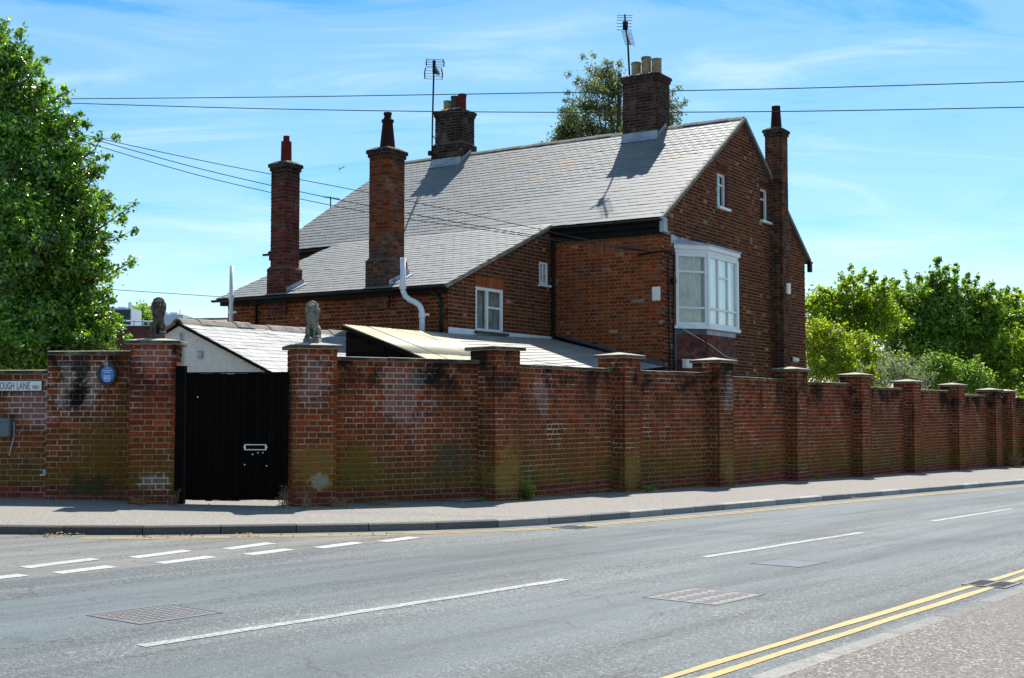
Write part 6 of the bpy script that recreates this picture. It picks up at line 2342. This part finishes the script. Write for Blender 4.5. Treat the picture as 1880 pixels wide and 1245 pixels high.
shrub('maple_tree', 'light green broad leaved tree with upright shoots beside the house gable', 'leaf_bright',
      [(1500, 560, .75, 0, .8), (1530, 590, .9, .2, .8), (1505, 620, .8, -.3, .9), (1560, 555, .8, 0, .8), (1590, 600, 1.0, .2, .8), (1550, 640, .9, -.4, .8), (1600, 555, .7, .3, .8), (1520, 660, .8, -.5, .8), (1625, 580, .8, .4, .9), (1570, 690, 1.0, 0, .9)],
      [((1500, 560), (1482, 552), .12), ((1540, 560), (1520, 530), .14), ((1555, 550), (1543, 500), .13), ((1560, 540), (1563, 486), .12), ((1575, 545), (1588, 496), .12), ((1590, 550), (1605, 497), .11), ((1605, 550), (1625, 510), .12), ((1620, 560), (1640, 510), .10), ((1540, 540), (1550, 520), .14), ((1510, 570), (1492, 548), .12)],
      47, .19, 130, 1555, clus=(16, .17), inner=.3)
shrub('elder_tree', 'large dense green tree with leggy shoots in the middle of the greenery', 'leaf_shrub',
      [(1690, 560, .95, 0, .8), (1720, 600, 1.1, .3, .8), (1675, 610, 1.0, -.2, .8), (1740, 545, .8, .2, .8), (1760, 590, 1.0, -.3, .8), (1700, 650, 1.1, -.4, .9), (1750, 640, 1.1, .3, .9), (1640, 620, .8, .4, .8), (1790, 560, .8, .2, .8), (1800, 610, .9, .3, .8), (1660, 660, .9, .3, .9), (1790, 660, 1.1, 0, .9), (1720, 530, .6, 0, .8), (1650, 580, .7, .3, .8), (1735, 700, 1.4, 0, .9), (1655, 552, .65, .6, .8), (1640, 585, .7, .8, .8), (1800, 590, .8, .5, .8), (1820, 570, .6, .4, .8)],
      [((1735, 540), (1716, 473), .12), ((1730, 535), (1742, 486), .11), ((1745, 540), (1758, 492), .11), ((1760, 550), (1778, 502), .11), ((1700, 545), (1688, 500), .12), ((1690, 550), (1662, 508), .13), ((1670, 560), (1636, 534), .14), ((1785, 550), (1795, 512), .12), ((1790, 555), (1818, 520), .11), ((1720, 540), (1710, 500), .12), ((1800, 560), (1850, 528), .11), ((1810, 580), (1848, 545), .12), ((1760, 545), (1752, 510), .12)],
      50, .19, 140, 1735, clus=(16, .17), inner=.3)
shrub('hawthorn_tree', 'green tree at the far end of the wall, its top at the picture edge', 'leaf_bright',
      [(1850, 580, .9, 0, .8), (1830, 620, 1.0, 0, .8), (1880, 600, 1.0, .3, .8), (1860, 560, .6, .2, .8), (1890, 640, 1.2, -.3, .9), (1845, 665, 1.0, -.5, .8), (1925, 590, 1.2, 0, .8), (1890, 690, 1.2, 0, .9), (1950, 640, 1.3, 0, 1)],
      [((1845, 575), (1848, 530), .12), ((1870, 570), (1862, 545), .12), ((1900, 560), (1866, 534), .08), ((1885, 590), (1882, 545), .12), ((1820, 600), (1815, 570), .14)],
      54, .19, 130, 1872, clus=(16, .17), inner=.3)
shrub('privet_bush', 'yellow leaved bush close against the house wall', 'leaf_yellow',
      [(1500, 640, .55, 0, .8), (1530, 620, .5, .2, .8), (1520, 670, .6, -.2, .8), (1560, 655, .5, .2, .8), (1495, 680, .55, -.3, .8), (1555, 690, .55, -.3, .8), (1600, 705, .4, -.6, .8), (1490, 610, .45, .2, .8), (1590, 660, .6, .6, .8), (1575, 630, .5, .8, .8), (1610, 670, .6, .8, .8)],
      [((1500, 620), (1490, 585), .1), ((1540, 620), (1550, 595), .1), ((1520, 610), (1515, 590), .1)], 41.5, .12, 260, 1525, clus=(9, .13), tr=.05, inner=.5)
shrub('silver_bush', 'rounded grey green bush just above the coping between two piers', 'leaf_silver',
      [(1620, 690, .8, 0, .75), (1660, 690, .7, .2, .75), (1600, 705, .6, -.2, .7), (1640, 670, .55, .1, .75), (1680, 705, .6, .3, .7)],
      [((1590, 690), (1582, 668), .08), ((1640, 670), (1635, 650), .08), ((1665, 680), (1690, 664), .08)], 41.0, .085, 260, 1635, aspect=.26, clus=(12, .11), tr=.05, inner=.6)
shrub('bramble_bush', 'leafy green bush hanging over the wall under the large tree', 'leaf_shrub',
      [(1720, 680, .9, 0, .8), (1760, 690, .8, 0, .8), (1700, 700, .6, 0, .8), (1790, 700, .8, 0, .8)],
      [((1690, 700), (1710, 685), .08), ((1700, 690), (1728, 672), .08)], 47, .13, 240, 1745, clus=(9, .15), tr=.05)
shrub('dogwood_bush', 'light green bush spilling over the far piers', 'leaf_bright',
      [(1840, 660, .8, 0, .8), (1870, 640, .8, 0, .8), (1875, 690, .9, -.3, .8), (1830, 700, .7, 0, .8), (1800, 705, .5, 0, .7), (1910, 670, 1.0, 0, .9)],
      [((1850, 650), (1840, 625), .1), ((1800, 700), (1790, 690), .08), ((1870, 630), (1868, 605), .1)], 49, .15, 230, 1860, clus=(9, .16), tr=.05)
# the hedge that closes the pavement beyond the last pier
he = thing('roadside_hedge', RT(50.5, 12.6), 'dark hedge growing past the last pier of the wall', 'hedge')
C = np.concatenate([RT(48.5 + i * 1.1, 12.75 + rng.normal(0, .2), .5 + j * .55) + rng.normal(0, .34, (260, 3)) for i in range(9) for j in range(5)])
leaf_mesh('foliage', C, unitv(rng.normal(size=(len(C), 3)) + np.array([0, 0, .6])), rng.uniform(.09, .17, len(C)), 'leaf_shrub', he, kind='stuff')
MB().tube([RT(48.3, 12.8, -.1), RT(48.6, 12.8, 1.6)], .05, 6).build('stem', 'bark', he)


# ---------------------------------------------------------------- weeds, dry grass, litter
def weed(x, y, r, h, n, mat, label, leaf=.05, dry=0, name='weed', cat='weed', z=None):
    z0 = ground_z(x, y, .1) if z is None else z
    th = thing(name, (x, y, z0), label, cat, 'weeds along the foot of the wall')
    m = MB()
    tips = []
    for i in range(max(5, n // 14)):
        t = rng.uniform(0, 2 * math.pi)
        e = np.array([x + math.cos(t) * r * rng.uniform(.2, 1), y + math.sin(t) * r * .5 * rng.uniform(.2, 1), z0 + h * rng.uniform(.35, 1)])
        s = np.array([x + rng.normal(0, r * .25), y + rng.normal(0, r * .12), z0 - .01])
        m.tube([s, (s + e) / 2 + rng.normal(0, .02, 3), e], [.005, .004, .002], 4)
        tips.append((s, e))
    so = m.build('stem', 'leaf_dry' if dry else mat, th)
    so['kind'] = 'stuff'
    C = []
    for i in range(n):
        s, e = tips[rng.integers(len(tips))]
        t = rng.uniform(.15, 1)
        C.append(s + (e - s) * t + rng.normal(0, .025, 3))
    C = np.array(C)
    C[:, 2] = np.maximum(C[:, 2], z0 + .01)
    leaf_mesh('leaf', C, unitv(rng.normal(size=(len(C), 3)) + np.array([0, -.2, .7])), leaf * rng.uniform(.6, 1.3, len(C)), mat, th, kind='stuff', aspect=.5 if not dry else .15)


def wall_foot(px, py):
    """a spot on the pavement under this place in the photograph"""
    a = np.array([px - 940.0, F_, 622.5 - py]); c, s = math.cos(_P), math.sin(_P)
    r = np.array([a[0], a[1] * c - a[2] * s, a[1] * s + a[2] * c])
    g = np.array([SL * D[0], SL * D[1], 1.0])
    t = (0.1 - CAM @ g) / (r @ g)
    return CAM + r * t


for (px, py, r, h, n, mat, lb_, lf, dry) in (
        (968, 918, .22, .42, 330, 'leaf_bright', 'bushy green weed at the foot of the first pier', .055, 0),
        (880, 921, .10, .12, 60, 'leaf_shrub', 'small green weed left of the first wall pier', .04, 0),
        (1193, 903, .17, .16, 110, 'leaf_shrub', 'low green weed at the foot of the second pier', .05, 0),
        (1345, 892, .09, .15, 50, 'leaf_shrub', 'small weed at the foot of the third pier', .045, 0),
        (1500, 880, .12, .18, 50, 'leaf_shrub', 'thin weed right beside the fourth pier', .05, 0),
        (188, 917, .16, .24, 70, 'leaf_shrub', 'straggling weed at the foot of the stained wall', .05, 0),
        (150, 916, .22, .12, 60, 'leaf_dry', 'withered weeds below the soot stain', .05, 1),
        (262, 928, .20, .14, 70, 'leaf_dry', 'dry grass along the front of the plaque pier', .05, 1),
        (318, 928, .10, .22, 70, 'leaf_dry', 'dry stalks between the plaque pier and the gate', .06, 1),
        (522, 933, .10, .30, 70, 'leaf_dry', 'dry stalks between the gate and the pale lion pier', .06, 1),
        (560, 934, .18, .22, 80, 'leaf_dry', 'dry grass along the front of the pale lion pier', .05, 1),
        (622, 931, .16, .14, 90, 'leaf_dry', 'dry tuft in the corner of the pale lion pier and the wall', .05, 1),
        (700, 927, .30, .08, 90, 'leaf_dry', 'sparse withered weeds under the middle of the first bay', .045, 1),
        (1045, 911, .20, .08, 60, 'leaf_dry', 'sparse withered weeds under the second bay', .045, 1),
        (1860, 858, .30, .45, 150, 'leaf_dry', 'dry grass tuft by the last pier', .09, 1)):
    p = wall_foot(px, py)
    weed(p[0], p[1], r * (1.25 if dry else 1), h * (1.2 if dry else 1), n * (2 if dry else 1), mat, lb_, lf, dry)
cp = starts[3]
c0 = (cp[0] + cp[1]) / 2 - cp[3] * .38 - cp[2] * .30
weed(c0[0], c0[1], .13, .27, 90, 'leaf_yellow', 'small yellow green plant sprouting beside the fourth pier cap', .07, 0, name='wall_plant', cat='plant', z=2.10)

# leaf litter in the gutter
lit = thing('leaf_litter', RT(9.5, 12.4), 'scattered brown leaves lying in the gutter', 'litter', kind='stuff')
C = []
for px, py, n, s in ((105, 986, 16, .10), (130, 984, 12, .08), (272, 987, 14, .12), (457, 985, 16, .07), (520, 985, 8, .15), (680, 983, 8, .2), (1570, 916, 30, .16), (620, 984, 6, .3), (350, 986, 8, .3), (60, 986, 8, .2)):
    for _ in range(n):
        a = np.array([px - 940.0, F_, 622.5 - py]); c, s_ = math.cos(_P), math.sin(_P)
        r = np.array([a[0], a[1] * c - a[2] * s_, a[1] * s_ + a[2] * c])
        g = np.array([SL * D[0], SL * D[1], 1.0])
        p = CAM + r * ((0 - CAM @ g) / (r @ g))
        d_ = rng.normal(0, s) 
        e_ = rng.normal(0, .03)
        C.append([p[0] + d_, p[1] + e_, 0])
C = np.array(C)
C[:, 2] = [ground_z(x, y, .012 + abs(rng.normal(0, .012))) for x, y, _ in C]
leaf_mesh('leaf', C, unitv(rng.normal(0, .35, (len(C), 3)) + np.array([0, 0, 1])), rng.uniform(.03, .075, len(C)), 'leaf_dry', lit, kind='stuff')

lit = thing('wall_foot_litter', RT(20, 12.6), 'crumbs of dry leaves and moss lying along the foot of the long wall', 'litter', kind='stuff')
C = []
for px, py in [(640, 929), (720, 926), (800, 922), (860, 920), (1000, 915), (1060, 911), (1110, 906), (1220, 901), (1280, 896), (1390, 888), (1430, 885), (1530, 878), (1630, 871), (110, 914), (170, 914), (215, 915), (285, 929), (570, 934)]:
    p = wall_foot(px, py)
    for _ in range(55):
        C.append([p[0] + rng.normal(0, .35), p[1] + rng.normal(0, .30), 0])
C = np.array(C)
C[:, 2] = [ground_z(x, y, .106 + abs(rng.normal(0, .008))) for x, y, _ in C]
leaf_mesh('crumb', C, unitv(rng.normal(0, .4, (len(C), 3)) + np.array([0, 0, 1])), rng.uniform(.015, .05, len(C)), 'leaf_dry', lit, kind='stuff')

lay_pieces()
